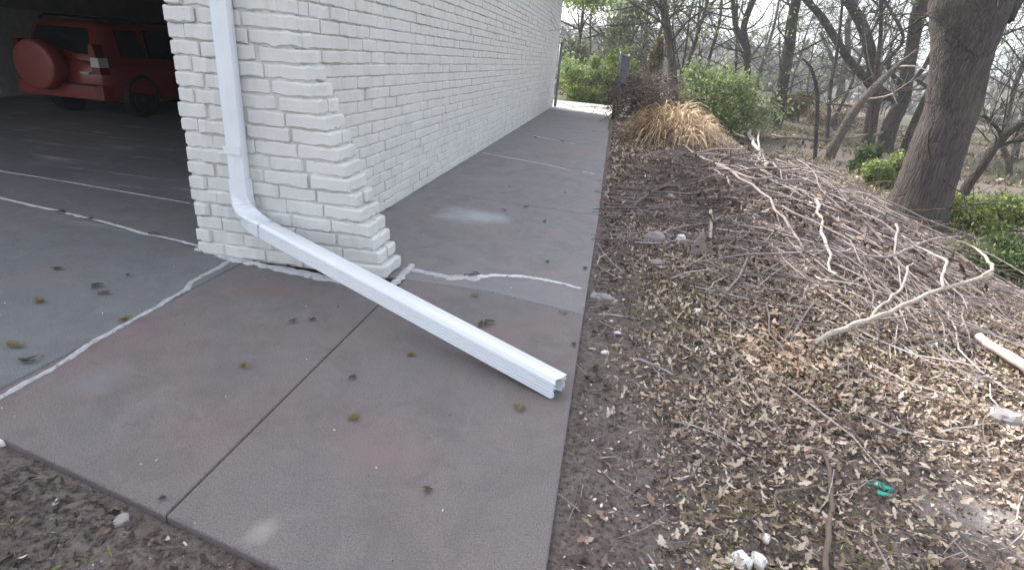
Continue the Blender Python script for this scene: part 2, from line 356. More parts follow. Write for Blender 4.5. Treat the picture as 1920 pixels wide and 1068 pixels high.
M['glass'] = gl('tinted_glass', (.012,.013,.015)); M['lensred'] = gl('lens_red', (.10,.008,.008), .15); M['lensclear'] = gl('lens_clear', (.5,.47,.45), .12)
M['plate'] = gl('plate_white', (.7,.7,.68), .4)

# ------------------------------------------------------------------ ground, slabs
def axis(lo, hi, f0, f1, st, grow=1.22):
    a = list(np.arange(f0, f1, st)); s_ = st; x = f0
    while x > lo: s_ *= grow; x -= s_; a.insert(0, x)
    s_ = st; x = a[-1]
    while x < hi: s_ *= grow; x += s_; a.append(x)
    return np.array(a)
xs = axis(-420, 420, -1.0, 5.2, .035, 1.09); ys = axis(-300, 460, -2.3, 6.5, .04, 1.08)
Xg, Yg = np.meshgrid(xs, ys, indexing='ij'); Zg = terrain(Xg, Yg)
g = MB(); nx, ny = len(xs), len(ys)
g.v = list(zip(Xg.ravel(), Yg.ravel(), Zg.ravel())); g.n = len(g.v)
g.f = [(i*ny+j, (i+1)*ny+j, (i+1)*ny+j+1, i*ny+j+1) for i in range(nx-1) for j in range(ny-1)]
g.build('ground', M['soil'], smooth=True, kind='structure')

W0 = -.526; XL = -.262; XJ = .562; YB = -.045
jy = [1.88, 3.73, 5.78, 7.45, 9.5, 11.6]
def slabs(name, polys, m, z1=0.0, z0=-.105):
    for P in polys:
        b = MB(); b.slab(P, z0, z1); b.build(name, m, kind='structure')
q = .0022
slabs('walkway', [[(XL+q, edge_y(XL)), (XJ-q, edge_y(XJ)), (XJ-q, YB-q), (XL+q, YB-q)],
                  [(XJ+q, edge_y(XJ)), (EX, edge_y(EX)), (EX, YB-.03), (1.0, YB+.09-q), (XJ+q, YB+.09-q)]], M['walk'])
far = []
y0s = [YB+.09] + jy
for k in range(len(y0s)-1):
    a0, a1 = y0s[k], y0s[k+1]; sl0 = 0 if k == 0 else -.12; 
    if k == 0: far.append([(-.05, a0+q), (1.0, a0+q), (EX, YB-.03+2*q), (EX+.005, a1-q-.12), (-.05, a1-q+.02)])
    else: far.append([(-.05, a0+q+.02), (EX+.005-.01*(k-1), a0+q-.12), (EX-.01*k, a1-q-.12-(.9 if k == 5 else 0)), (-.05, a1-q+.02)])  # last slab is cut short on the slant of the shadow edge
slabs('walkway', far, M['walkfar'])
slabs('driveway', [[(-5.5, edge_y(XL)+.2), (XL-.3, edge_y(XL)+.06), (XL-q, edge_y(XL)+.01), (XL-q, YB-q), (-.56, .07), (-2.24, .43), (-5.5, 1.1)],
                   [(-.57, .085), (-.57, .62), (-1.2, .785), (-2.9, .985), (-7.2, 1.5), (-7.2, 1.4), (-5.5, 1.115), (-2.24, .445)]], M['drive'])
slabs('garage_floor', [[(-.55, .63), (-.05, .63), (-.05, 7.9), (-6.95, 7.9), (-6.95, 1.485), (-2.9, .995), (-1.2, .795)]], M['garage'])
slabs('patio', [[(-1.5, 11.62), (EX-.05, 10.62), (1.75, 13.9), (-1.5, 14.4)]], M['patio'], .012)  # slanted front edge drawn along the house's shadow line, sunlight in its tone
b = MB(); b.add([(-5.6, edge_y(XL)+.25, -.014), (XL, edge_y(XL)+.06, -.014), (EX-.02, edge_y(EX)+.06, -.014), (EX-.06, 11.6, -.014), (-5.6, 11.6, -.014)], [(0,1,2,3,4)])
b.build('joint_fill', M['dirt'], kind='structure')

# ------------------------------------------------------------------ the house
C = .0677
house = thing('brick_house', (0, 5, 0), 'white painted brick house with an open dark garage bay beside the walkway', 'house')
def brick(mb, a, bq, c, d, z0, z1, r=.006, seg=.05, wob=.0022, front=None):
    """rounded block: plan rectangle x a..bq, y c..d ; wobbling outline"""
    pts = []
    def run(p, q_):
        L = math.hypot(q_[0]-p[0], q_[1]-p[1]); n = max(1, int(L/seg))
        for i in range(n+1): pts.append((p[0]+(q_[0]-p[0])*i/n, p[1]+(q_[1]-p[1])*i/n))
    run((a+r, c), (bq-r, c)); run((bq, c+r), (bq, d-r)); run((bq-r, d), (a+r, d)); run((a, d-r), (a, c+r))
    P = np.array(pts); n = len(P); ctr = np.array([(a+bq)/2, (c+d)/2])
    j = RNG.normal(0, wob, (n, 2)); zt = RNG.normal(0, wob*.8, n); zb = RNG.normal(0, wob, n)
    ins = np.sign(ctr-P)*r*np.where(np.abs(ctr-P) > (np.array([bq-a, d-c])/2-r*1.5), 1, 0)
    R = []
    for k, (z, t) in enumerate(((z0, 1.), (z0+r*.8, 0), (z1-r, 0), (z1-r*.3, .35), (z1, 1.))):
        Q = P+ins*t+j*(1 if k in (1, 2, 3) else .7)
        zz = z+(zb if k < 2 else zt if k > 1 else 0)
        R.append([(Q[i][0], Q[i][1], zz[i]) for i in range(n)])
    mb.rings(R)
J = .0075
nrow = 36
pier = MB(); mort = MB()
for i in range(nrow):
    w = max(0, .489-.0285*i); w += random.uniform(-.006, .006) if w > 0 else 0
    z0 = i*C+J*.9; z1 = (i+1)*C
    first = (.15, .09)[i % 2]; x = W0+random.uniform(-.006, .006); xe = w
    ends = [x+first]; last = .2; mid = xe-last-ends[0]; n = max(1, round(mid/.2)); 
    ends += [ends[0]+mid*(k+1)/n+random.uniform(-.012, .012)*(k < n-1) for k in range(n)]
    for e in ends+[xe]:
        yo = RNG.normal(0, .0035); deep = .2 if e == xe else .1
        if e == xe and i % 2 == 1 and w > .03:
            brick(pier, x+J/2, e-J*.0, yo, .10, z0, z1, .009, .03, .003); brick(pier, x+J/2, e-random.uniform(-.004,.006), .10+J, .2, z0, z1, .009, .03, .003)
        else: brick(pier, x+J/2, e-(J/2 if e != xe else 0), yo, deep, z0, z1, .009 if e == xe else .007, .03, .003)
        x = e
    mort.box(W0+.012, max(w-.014, -.012), .012, .188, i*C-.002, (i+1)*C-.002)
mort.box(W0+.012, -.012, .012, .188, nrow*C-.01, nrow*C+.02)
o = pier.build('brick_pier', M['brick'], house); o['label'] = 'thick brick pier with a stepped flared corner at its foot'
mort.build('mortar', M['mortar'], house)
wall = MB(); Ye = 11.7; nw = 36
for i in range(nw):
    y = .2-(0.0 if i % 2 else .1)*1 if i >= 18 else .2; y = max(y, .2)
    y += 0; first = True
    while y < Ye:
        L = .2*(1+random.uniform(-.035, .035)); 
        if first and i % 2: L *= .5
        first = False; e = min(y+L, Ye)
        if e-y > .03:
            fr = y < 3.2; pr = RNG.normal(0, .0025)
            brick(wall, -.09, pr, y+J/2, e-J/2, i*C+J*.9, (i+1)*C, .006, .045 if fr else .5, .0022 if fr else .0018)
        y = e
wall.build('side_wall', M['brick'], house)
mw = MB(); mw.box(-.16, -.011, .2, Ye-.012, -.02, nw*C+.02); mw.build('mortar', M['mortar'], house)
# unseen shell of the house: it shades the walk and darkens the garage
sh = MB(); H = nw*C+.02
sh.box(-7.05, -6.95, .9, 7.9, -.02, H); sh.box(-7.05, -.16, 7.9, 8.0, -.02, H); sh.build('garage_wall', M['inwall'], house)
sh = MB(); sh.box(-7.05, -.16, .2, 8.0, H-.35, H-.3); sh.build('ceiling', M['inwall'], house)
sh = MB(); sh.box(-7.05, W0, .02, .18, H-.75, H); sh.build('header', M['beam'], house)
sh = MB()
ra = [(.25, H), (-4, H+1.9), (-8.2, H)]; rb = [(.25, H+.12), (-4, H+2.05), (-8.2, H+.12)]
P = [ra[0], rb[0], rb[1], rb[2], ra[2], ra[1]]
sh.rings([[(x, -.3, z) for x, z in P], [(x, Ye+.1, z) for x, z in P]]); sh.build('roof', M['roof'], house)
# back-of-garage shelf board line
sh = MB(); sh.box(-6.948, -6.93, 4.4, 6.2, .0, 1.15); sh.build('inner_door', simple('grey_door', (.27,.265,.25), .6), house)

# ------------------------------------------------------------------ sealant lines
def strip(name, pix, widths, m, label, h=.006, sub=6, white=False):
    P = [G(*p)[:2] for p in pix]; pts = []; ws = []
    for k in range(len(P)-1):
        for t in range(sub):
            f = t/sub; pts.append(P[k]*(1-f)+P[k+1]*f); ws.append(widths[k]*(1-f)+widths[k+1]*f)
    pts.append(P[-1]); ws.append(widths[-1]); pts = np.array(pts); ws = [.74*w_ for w_ in ws]; t = np.gradient(pts, axis=0); t /= np.linalg.norm(t, axis=1)[:, None]
    nrm = np.stack([-t[:, 1], t[:, 0]], 1); n = len(pts); ph = random.uniform(0, 50); v = []; f = []
    for i in range(n):
        wl = ws[i]*.5*(1+.9*float(vnoise(i*.55+ph, 3))+.7*float(vnoise(i*1.9+ph, 13))); wr = ws[i]*.5*(1+.9*float(vnoise(i*.55+ph, 9))+.7*float(vnoise(i*1.9+ph, 17)))
        hh = h*(1+.6*float(vnoise(i*.8+ph, 20)))
        for s_, z in ((wl, .0005), (wl*.75, hh*.8), (0, hh), (-wr*.75, hh*.8), (-wr, .0005)):
            q_ = pts[i]+nrm[i]*s_; v.append((q_[0], q_[1], z))
    for i in range(n-1):
        for k in range(4): f.append((i*5+k, i*5+k+1, (i+1)*5+k+1, (i+1)*5+k))
    mb = MB(); mb.add(v, f); return mb.build(name, m, smooth=True, label=label, category='sealant strip')
strip('sealant_strip', [(436,487),(400,507),(360,528),(345,545),(300,572),(240,605),(170,644),(100,690),(0,745),(-60,785)], [.04,.03,.026,.045,.03,.026,.028,.026,.03,.03], M['caulk'], 'grey white sealant strip running from the brick pier toward the lower left soil', sub=9)
strip('sealant_strip', [(384,464),(330,450),(270,437),(190,415),(120,398),(60,385),(0,371),(-70,355)], [.035,.03,.035,.03,.04,.03,.03,.03], M['caulk'], 'thin sealant strip crossing the driveway left of the pier', sub=7)
strip('sealant_strip', [(355,381),(270,366),(180,350),(90,335),(0,321),(-80,308)], [.012]*6, M['caulk'], 'narrow pale strip along the threshold of the garage floor', h=.004)
strip('sealant_strip', [(372,467),(410,478),(445,488),(500,500),(560,512),(620,526),(690,538),(735,540)], [.06,.06,.085,.06,.09,.07,.05,.04], M['caulk'], 'grey sealant smear along the foot of the brick pier', h=.012, sub=8)
strip('sealant_strip', [(728,545),(745,527),(762,508),(772,497)], [.05,.055,.055,.05], M['caulk'], 'short sealant smear up the right side of the flared brick foot', h=.012, sub=7)
strip('sealant_strip', [(765,503),(800,512),(840,520),(880,522),(905,519)], [.05,.05,.085,.11,.04], M['caulk'], 'wide patchy sealant smear crossing the walk beside the brick foot', h=.006, sub=8)
strip('sealant_strip', [(895,519),(930,517),(970,518),(1010,523),(1050,531),(1090,542)], [.04,.035,.03,.035,.022,.012], M['caulkw'], 'bright white tapering sealant strip reaching the outer edge of the walk', h=.008, sub=8)
strip('sealant_strip', [(905,287),(960,297),(1030,310),(1068,319)], [.014,.018,.02,.01], M['caulkw'], 'thin white sealant strip across the middle of the long walkway', h=.004)
strip('sealant_strip', [(1092,322),(1104,324),(1115,327)], [.02,.03,.015], M['caulkw'], 'short white dab of sealant near the walkway outer edge', h=.004)
strip('sealant_strip', [(1000,255),(1040,263),(1078,270)], [.03,.02,.02], M['caulkw'], 'faint sealant line across the far part of the walkway', h=.003)
# rubbed-in sealant fillet under the bottom course, left pebble of mortar in the crack
# ------------------------------------------------------------------ downspout
def channel(mb, path, wx, wy, right, n_rib=4, caps=False, rib=.0035):
    """rectangular corrugated pipe swept along path; right = sideways unit vector (width), other side = cross product"""
    prof = []
    def side(p, q_, ribs):
        k = ribs*4 if ribs else 2
        for i in range(k):
            f = i/k; px = p[0]+(q_[0]-p[0])*f; py = p[1]+(q_[1]-p[1])*f
            if ribs and 0 < i: 
                d = rib*(1 if (i % 4) in (2,) else .0); L = math.hypot(q_[0]-p[0], q_[1]-p[1]); nx_, ny_ = (q_[1]-p[1])/L, -(q_[0]-p[0])/L
                px -= nx_*d; py -= ny_*d
            prof.append((px, py))
    a, b_ = wx/2, wy/2; r = .008
    side((-a+r, -b_), (a-r, -b_), 0); side((a, -b_+r), (a, b_-r), n_rib); side((a-r, b_), (-a+r, b_), 0); side((-a, b_-r), (-a, -b_+r), n_rib)
    rings = []
    path = np.array(path, float); t = np.gradient(path, axis=0)
    for i in range(len(path)):
        ti = t[i]/np.linalg.norm(t[i]); rr = right-ti*(right @ ti); rr /= np.linalg.norm(rr); up = np.cross(rr, ti)
        rings.append([tuple(path[i]+rr*x+up*y) for x, y in prof])
    mb.rings(rings, cap=False); return rings
ds = thing('downspout', (-.2, -.05, 0), 'white metal downspout running down the brick pier and kicking out diagonally across the walk', 'downspout')
yv = -.048
A = np.array([-.213, yv, .30]); topz = 2.35
E_ = G(1050, 726, .035); E_[2] = .036
vert = [np.array([-.213, yv, z]) for z in (topz, 1.6, 1.0, .7, .5, .36)]
B = np.array([-.145, yv-.035, .235])                       # start of the diagonal leg
dirv = E_-B; L = np.linalg.norm(dirv); dirv /= L
xr = np.array([1., 0, 0])
mb = MB(); channel(mb, vert, .078, .062, xr, 0); o = mb.build('upright_pipe', M['pipe'], ds, smooth=False)
# elbow : crimped bend
mb = MB(); side = np.cross(dirv, [0, 0, 1.]); side /= np.linalg.norm(side)
p0 = vert[-1]+np.array([0, 0, .012]); p3 = B+dirv*.10; el = []
c1 = p0+np.array([0, 0, -.11]); c2 = B-dirv*.01
for k in range(15):
    f = k/14; p = (1-f)**3*p0+3*(1-f)**2*f*c1+3*(1-f)*f*f*c2+f**3*p3; el.append(p)
el = np.array(el); t = np.gradient(el, axis=0); rings = []
for i in range(len(el)):
    f = i/14; ti = t[i]/np.linalg.norm(t[i]); rr = xr*(1-f)+(-side if (-side) @ xr > 0 else side)*f; rr = rr-ti*(rr @ ti); rr /= np.linalg.norm(rr); up = np.cross(rr, ti)
    pu = 1+(.05 if (2 < i < 12 and i % 2) else 0.0); a = .042*pu; b_ = (.034+.006*f)*pu; r = .009
    rings.append([tuple(el[i]+rr*x+up*y) for x, y in ((-a+r,-b_),(a-r,-b_),(a,-b_+r),(a,b_-r),(a-r,b_),(-a+r,b_),(-a,b_-r),(-a,-b_+r))])
mb.rings(rings, cap=False); mb.build('elbow', M['pipe'], ds)
mb = MB(); a, b_, r = .0425, .0345, .009
mb.rings([[tuple(np.array([-.213, yv, z])+np.array([x, y, 0])) for x, y in ((-a+r,-b_),(a-r,-b_),(a,-b_+r),(a,b_-r),(a-r,b_),(-a+r,b_),(-a,b_-r),(-a,-b_+r))] for z in (.33, .334, .43, .434)], cap=False)
mb.build('sleeve', M['pipe'], ds)
leg = [B+dirv*(.02+(L-.02)*f) for f in np.linspace(0, 1, 12)]
rs = -side if (-side) @ xr < 0 else side
mb = MB(); rg = channel(mb, leg, .074, .078, -side, 5, rib=.0045)
# torn notch at the mouth: push a few end vertices back
end = len(mb.v)-len(rg[0])
o = mb.build('extension_pipe', M['pipe'], ds)
so_ = o.modifiers.new('thickness', 'SOLIDIFY'); so_.thickness = .0025*S; so_.offset = -1
me = o.data; m_ = len(rg[0])
for k in range(m_):
    co = me.vertices[end+k].co; w = float(vnoise(k*.9, 4)); co += Vector(dirv*(.012*w-.004))*S
for k in (3, 4, 5):
    me.vertices[end+k].co -= Vector(dirv*.022)*S
mb = MB(); mb.box(-.252, -.174, -.083, -.079, .405, .432)
mb = MB(); mb.rings([[(-.256,-.086,z),(-.17,-.086,z),(-.17,-.084,z),(-.256,-.084,z)] for z in (.55,.585)]); mb.build('strap', M['pipe'], ds)

# ------------------------------------------------------------------ gate, beyond
def chain_link(mb, p, q_, h, step=.09, r=.0035):
    p = np.array(p, float); q_ = np.array(q_, float); L = np.linalg.norm(q_-p); d = (q_-p)/L; k = -h
    while k < L:
        for sgn in (1, -1):
            s0, s1 = max(0, k), min(L, k+h)
            if s1 > s0:
                za, zb = (s0-k, s1-k) if sgn > 0 else (h-(s0-k), h-(s1-k))
                mb.tube([p+d*s0+np.array([0,0,.04+za]), p+d*s1+np.array([0,0,.04+zb])], r, 3, False)
        k += step
gt = thing('chain_link_gate', (1.46, 9.9, 0), 'open grey chain link gate leaf at the right of the far walkway', 'gate')
g0, g1 = np.array([1.46, 9.9, -.05]), np.array([1.66, 12.0, -.05]); gh = 1.3
for p in (g0, g1):
    mb = MB(); mb.tube([p, p+[0,0,gh+.06]], .028, 10); mb.build('post', M['fence'], gt, True)
for z in (.06, gh):
    mb = MB(); mb.tube([g0+[0,0,z], g1+[0,0,z]], .02, 8); mb.build('rail', M['fence'], gt, True)
mb = MB(); chain_link(mb, g0, g1, gh-.05, .055, .0042); mb.build('mesh_panel', M['fence'], gt)
gp = thing('gate_post', (.03, 11.75, 0), 'dark steel gate post fixed against the far end of the brick wall', 'post')
mb = MB(); mb.tube([(.05, 11.74, -.05), (.05, 11.74, 1.42)], .035, 10); mb.build('pole', M['fence'], gp, True)
mb = MB(); mb.tube([(.05, 11.74, 1.42), (.05, 11.74, 1.45), (.05, 11.74, 1.47)], [.042, .04, .01], 10); mb.build('cap', M['fence'], gp, True)

# ------------------------------------------------------------------ car in the garage
def car():
    k = .86/1.35; cx, y0 = -4.86, 3.42
    c = thing('parked_car', (cx, y0+1.6, 0), 'dark red compact SUV with a covered spare wheel on its tailgate, parked in the garage', 'car')
    def Q(x, y, z): return (cx+x*k, y0+y*k, z*k)
    # stations along the length: (y, halfwidth, z_bottom, z_belt, crown height)
    st = [(0.02,.80,.45,.92,.98),(.06,.86,.36,.98,1.02),(.35,.90,.30,1.0,1.05),(1.1,.91,.28,1.0,1.05),(2.2,.91,.27,.98,1.03),(3.2,.90,.28,.97,1.02),(3.9,.87,.30,.93,.99),(4.4,.78,.34,.78,.86),(4.5,.66,.42,.68,.74)]
    body = MB(); R = []
    for y, w, zb, zt, zc in st:
        R.append([Q(x, y, z) for x, z in ((-w*.86,zb),(0,zb),(w*.86,zb),(w*.97,zb+.06),(w,zb+.25),(w*1.0,(zb+zt)/2+.05),(w*.985,zt-.1),(w*.95,zt),(w*.6,zc),(0,zc+.01),(-w*.6,zc),(-w*.95,zt),(-w*.985,zt-.1),(-w,(zb+zt)/2+.05),(-w,zb+.25),(-w*.97,zb+.06))])
    body.rings(R); bo = body.build('body', M['carred'], c, True); child_origin(bo, c)
    cab = MB(); R = []
    for y, wb, wt, zt in ((.10,.80,.62,1.12),(.30,.84,.66,1.60),(.55,.85,.67,1.665),(1.4,.86,.68,1.69),(2.4,.86,.67,1.67),(2.9,.86,.66,1.60),(3.5,.84,.70,1.05)):
        R.append([Q(x, y, z) for x, z in ((-wb,.97),(wb,.97),(wb*.98,1.02),(wt+.02,zt-.08),(wt-.05,zt-.01),(0,zt+.015),(-wt+.05,zt-.01),(-wt-.02,zt-.08),(-wb*.98,1.02))])
    cab.rings(R); cab.build('cabin', M['carred'], c, True)
    gw = MB(); gw.add([Q(-.62,.115,1.12),Q(.62,.115,1.12),Q(.52,.265,1.55),Q(-.52,.265,1.55)], [(0,1,2,3)])
    gw.add([Q(-.62,.10,1.12),Q(.62,.10,1.12),Q(.52,.25,1.55),Q(-.52,.25,1.55)], [(0,1,2,3)]); gw.build('rear_window', M['glass'], c)
    for s in (1, -1):
        for ya, yb_ in ((.55,1.15),(1.22,2.1),(2.16,2.95)):
            sw = MB(); d = .012
            zz = 1.58 if ya > .6 else 1.56
            sw.rings([[Q(s*(.862+e),ya,1.08),Q(s*(.862+e),yb_,1.08),Q(s*(.722+e),yb_-.06,zz),Q(s*(.722+e),ya+.06,zz)] for e in (-.03, d)]); sw.build('side_window', M['glass'], c)
    bm_ = MB(); R = []
    for w, y, h in ((.80,-.10,0),(.88,-.02,.02),(.90,.2,.03)):
        R.append([Q(x,y,z) for x,z in ((-w,.38-h),(w,.38-h),(w,.60+h),(-w,.60+h))])
    bm_.rings(R); bm_.build('rear_bumper', M['carred'], c)
    lip = MB(); lip.rings([[Q(x,y,z) for x,z in ((-w,.60),(w,.60),(w,.625),(-w,.625))] for w,y in ((.78,-.115),(.86,.05))]); lip.build('bumper_step', M['blackp'], c)
    for s in (1, -1):
        for z0_, z1_, mt in ((.92,1.08,'lensclear'),(1.085,1.3,'lensred'),(.80,.915,'lensred')):
            l = MB(); l.rings([[Q(s*x,y,z) for x,z in ((.70,z0_),(.88-(.04 if z1_>1.2 else 0),z0_),(.87-(.07 if z1_>1.2 else 0),z1_),(.72,z1_))] for y in (-.005,.20)]); l.build('tail_light', M[mt], c)
    # spare wheel cover: fat disc on the tailgate, off centre
    sp = MB(); R = []; sx, sz, rr = -.14, .90, .37; n = 36
    for y, r in ((.0,.30),(-.02,.35),(-.05,.372),(-.29,.378),(-.315,.365),(-.326,.345),(-.332,.31),(-.340,.05)):
        R.append([Q(sx+1.1*r*math.cos(a), y, sz+1.1*r*math.sin(a)) for a in [2*math.pi*i/n for i in range(n)]])
    sp.rings(R); w = sp.build('spare_wheel_cover', M['covred'], c, True)
    pl = MB(); pl.rings([[Q(x,y,z) for x,z in ((-.74,.63),(-.45,.63),(-.45,.78),(-.74,.78))] for y in (-.03,.03)]); pl.build('licence_plate', M['plate'], c)
    hd = MB(); hd.rings([[Q(x,y,z) for x,z in ((.48,.80),(.66,.80),(.66,.83),(.48,.83))] for y in (-.035,.03)]); hd.build('handle', M['alloy'], c)
    for s in (1, -1):
        rl = MB(); rl.tube([Q(s*.60,y,z) for y,z in ((.4,1.66),(.5,1.74),(2.5,1.74),(2.65,1.67))], .016, 6); rl.build('roof_rail', M['blackp'], c, True)
        for yy in (.85, 3.6):
            wn_ = MB(); R = []
            for x, r in ((.66,.30),(.67,.335),(.80,.342),(.88,.335),(.895,.30),(.895,.22)):
                R.append([Q(s*x, yy+r*math.cos(a), .342+r*math.sin(a)) for a in [2*math.pi*i/28 for i in range(28)]])
            wn_.rings(R); ty = wn_.build('wheel', M['rubber'], c, True); child_origin(ty, c)
            rm = MB(); R = []
            for x, r in ((.87,.225),(.90,.22),(.885,.17),(.89,.05),(.905,.04)):
                R.append([Q(s*x, yy+r*math.cos(a)*(1 if r<.2 or i%2 else .97), .342+r*math.sin(a)) for i, a in enumerate([2*math.pi*i/20 for i in range(20)])])
            rm.rings(R); rm.build('rim', M['alloyshade'], ty)
            ar = MB(); pts = [Q(s*.905, yy+.40*math.cos(a), .36+.40*math.sin(a)) for a in np.linspace(-.15, math.pi+.15, 14)]; ar.tube(pts, .028, 5); ar.build('wheel_arch', M['blackp'], c)
car()

# ------------------------------------------------------------------ trees
def limb(mb, p, d, r, L, depth, twig, wob=.35, up=.15, nseg=5, nchild=3, tips=None, n=5, lo=.3):
    pts = [np.array(p, float)]; rad = [r]; d = np.array(d, float); d /= np.linalg.norm(d)
    for i in range(nseg):
        d = d+RNG.normal(0, wob/2.2, 3)+np.array([0, 0, up*.3]); d /= np.linalg.norm(d)
        pts.append(pts[-1]+d*L/nseg); rad.append(max(twig, r*(1-.75*(i+1)/nseg)))
    mb.tube(pts, rad, n if depth > 1 else 3, False)
    if tips is not None and depth <= 1: tips.append(pts[-1]); tips.append(pts[len(pts)//2])
    if depth <= 0: return
    for c in range(nchild):
        f = random.uniform(lo, .98); i = min(int(f*nseg), nseg-1); q_ = pts[i]+(pts[i+1]-pts[i])*(f*nseg-i)
        ax = RNG.normal(0, 1, 3); tdir = pts[i+1]-pts[i]; tdir /= np.linalg.norm(tdir); ax -= tdir*(ax @ tdir); ax /= np.linalg.norm(ax)
        nd = tdir*.75+ax*random.uniform(.5, 1.0)
        limb(mb, q_, nd, max(twig, rad[i]*.6), L*random.uniform(.45, .72), depth-1, twig, wob, up, max(3, nseg-1), nchild, tips, n, .2)
def spline(P, R_, k=5):
    P = np.array(P, float); out = []; rr = []
    for i in range(len(P)-1):
        a = P[max(i-1, 0)]; b_ = P[i]; c = P[i+1]; d = P[min(i+2, len(P)-1)]
        for t in np.linspace(0, 1, k, endpoint=False):
            out.append(.5*((2*b_)+(-a+c)*t+(2*a-5*b_+4*c-d)*t*t+(-a+3*b_-3*c+d)*t**3)); rr.append(R_[i]*(1-t)+R_[i+1]*t)
    out.append(P[-1]); rr.append(R_[-1]); return np.array(out), rr
def pix_tree(name, base, stems, label, m, category='tree', ntw=10, twL=1.2, twr=.02, twig=.004, depth=2, group=None, leaves=None, sides=12, rough=.05, buds=0):
    """base = ground point ; stems = list of (pixel polyline, pixel radii) on the upright plane through base"""
    t = thing(name, base, label, category, group); tr = MB(); br = MB(); tips = []
    dist = (np.array(base)-CP) @ CF
    for pl, rp in stems:
        P = [T(x, y, base) for x, y in pl]; R_ = [r*dist*.9/F_PX for r in rp]
        for j in range(1, len(P)): P[j] = P[j]+np.array([0, 1, 0])*RNG.normal(0, .03)*dist*.3*(j/len(P))
        pts, rr = spline(P, R_, 6); tr.tube(pts, rr, sides, True, rough)
        for c in range(ntw):
            i = random.randint(len(pts)//4, len(pts)-2); tdir = pts[i+1]-pts[i]; tdir /= np.linalg.norm(tdir)
            ax = RNG.normal(0, 1, 3); ax -= tdir*(ax @ tdir); ax /= np.linalg.norm(ax)
            limb(br, pts[i], tdir*.5+ax, min(rr[i]*.45, twr), twL*random.uniform(.6, 1.3), depth, twig, tips=tips)
    tr.build('trunk', m, t, True)
    if br.v: br.build('crown', M['bark2'] if m is not M['barkpale'] else M['stick'], t)
    if buds and tips:
        tp = np.array(tips); idx = RNG.integers(0, len(tp), buds); scatter('buds', OVAL, OVALF, tp[idx]+RNG.normal(0, .05, (buds, 3)), RNG.uniform(.02, .04, buds)*dist/5, leaves or M['green3'], flat=False, parent=t, kind='stuff')
    return t
def at(px, py, sink=0):
    p = hit(px, py); p = p.copy(); p[2] -= sink; return p
def atd(px, py, d):
    v = ray(px, py); q_ = CP+v*(d/float(v @ CF)); return np.array([q_[0], q_[1], float(terrain(q_[0], q_[1]))])
# the big oak
b0 = at(1712, 425)
big = thing('oak_tree', b0, 'large furrowed grey oak trunk rising out of the picture at the right', 'tree')
dist = (b0-CP) @ CF; tr = MB()
pl = [(1698,470),(1712,425),(1737,340),(1765,260),(1786,200),(1800,120),(1812,60),(1820,0),(1822,-90),(1815,-240)]
rp = [72,62,54,50,48,50,58,68,60,50]
pts, rr = spline([T(x, y, b0) for x, y in pl], [r*dist*.83/F_PX for r in rp], 8)
nS = 40; R = []
up_ = np.array([0,0,1.]); tt = np.gradient(pts, axis=0); a0 = np.cross(tt[0], [0,1.,0]); a0 /= np.linalg.norm(a0)
for i in range(len(pts)):
    ti = tt[i]/np.linalg.norm(tt[i]); a0 = a0-ti*(a0 @ ti); a0 /= np.linalg.norm(a0); b_ = np.cross(ti, a0); flare = max(0, 1-i/14)
    R.append([tuple(pts[i]+rr[i]*(1+.10*flare*math.cos(5*q_+1)+.045*float(vnoise(q_*6.4, i*.35))+.02*random.uniform(-1,1))*(math.cos(q_)*a0+math.sin(q_)*b_)) for q_ in [2*math.pi*j/nS for j in range(nS)]])
tr.rings(R); tr.build('trunk', M['bark'], big, True)
br = MB(); tips = []
for pl, rp in (([(1860,30),(1900,-30),(1960,-120)],[30,26,18]),):
    P = [T(x, y, b0) for x, y in pl]; p2, r2 = spline(P, [r*dist/F_PX for r in rp], 5); br.tube(p2, r2, 12, True, .05)
    for c in range(4):
        i = random.randint(4, len(p2)-2); limb(br, p2[i], RNG.normal(0, 1, 3)+[0,-.2,-.3], .03, 1.5, 2, .004, tips=tips)
for px, py in ((1745,300),(1760,330),(1850,120),(1790,250),(1700,395)):
    p = T(px, py, b0, -.22); limb(br, p, np.array([random.uniform(-1,1), -.6, random.uniform(-.2,.6)]), .010, .8, 2, .003, nchild=2)
br.build('limbs', M['bark2'], big, True)

tt_ = pix_tree
r1 = at(1650, 275)
tt_('bare_tree', r1, [([(1622,300),(1632,235),(1640,170),(1630,100),(1612,45),(1590,0),(1565,-60)],[14,12,12,11,10,9,7]),
    ([(1640,170),(1590,110),(1545,40),(1510,0),(1480,-40)],[8,7,7,6,5]), ([(1640,160),(1675,185),(1690,180)],[7,7,7])],
    'dark bare tree with a curved stem and a long limb leaning left', M['bark2'], ntw=9, twL=1.6)
r2 = at(1668, 285)
tt_('bare_tree', r2, [([(1655,300),(1668,240),(1692,190),(1700,140),(1715,80),(1722,30),(1745,-50)],[17,15,14,12,11,13,12]),
    ([(1695,160),(1730,130),(1765,60),(1790,0)],[5,4,4,3]), ([(1700,175),(1665,120),(1690,70),(1655,-10)],[5,4,3,3])],
    'crooked bare tree with a kinked trunk standing against the left side of the oak', M['bark2'], ntw=8, twL=1.3)
r3 = at(1560, 300)
tt_('leaning_tree', r3, [([(1548,315),(1566,270),(1600,210),(1640,165),(1685,125),(1712,95)],[11,9.5,9,7.5,5,3])], 'pale brown leaning trunk crossing in front of the dark stems left of the oak', M['barkpale'], ntw=3, twL=.9)
r4 = atd(1462, 205, 17)
tt_('bare_tree', r4, [([(1450,250),(1458,215),(1468,150),(1478,90),(1485,40),(1492,-10),(1496,-80)],[13,13,11,11,10,9,8])], 'straight dark trunk rising behind the right end of the green bush', M['bark2'], ntw=13, twL=2.4, twr=.03, buds=500)
r5 = atd(1262, 190, 14)
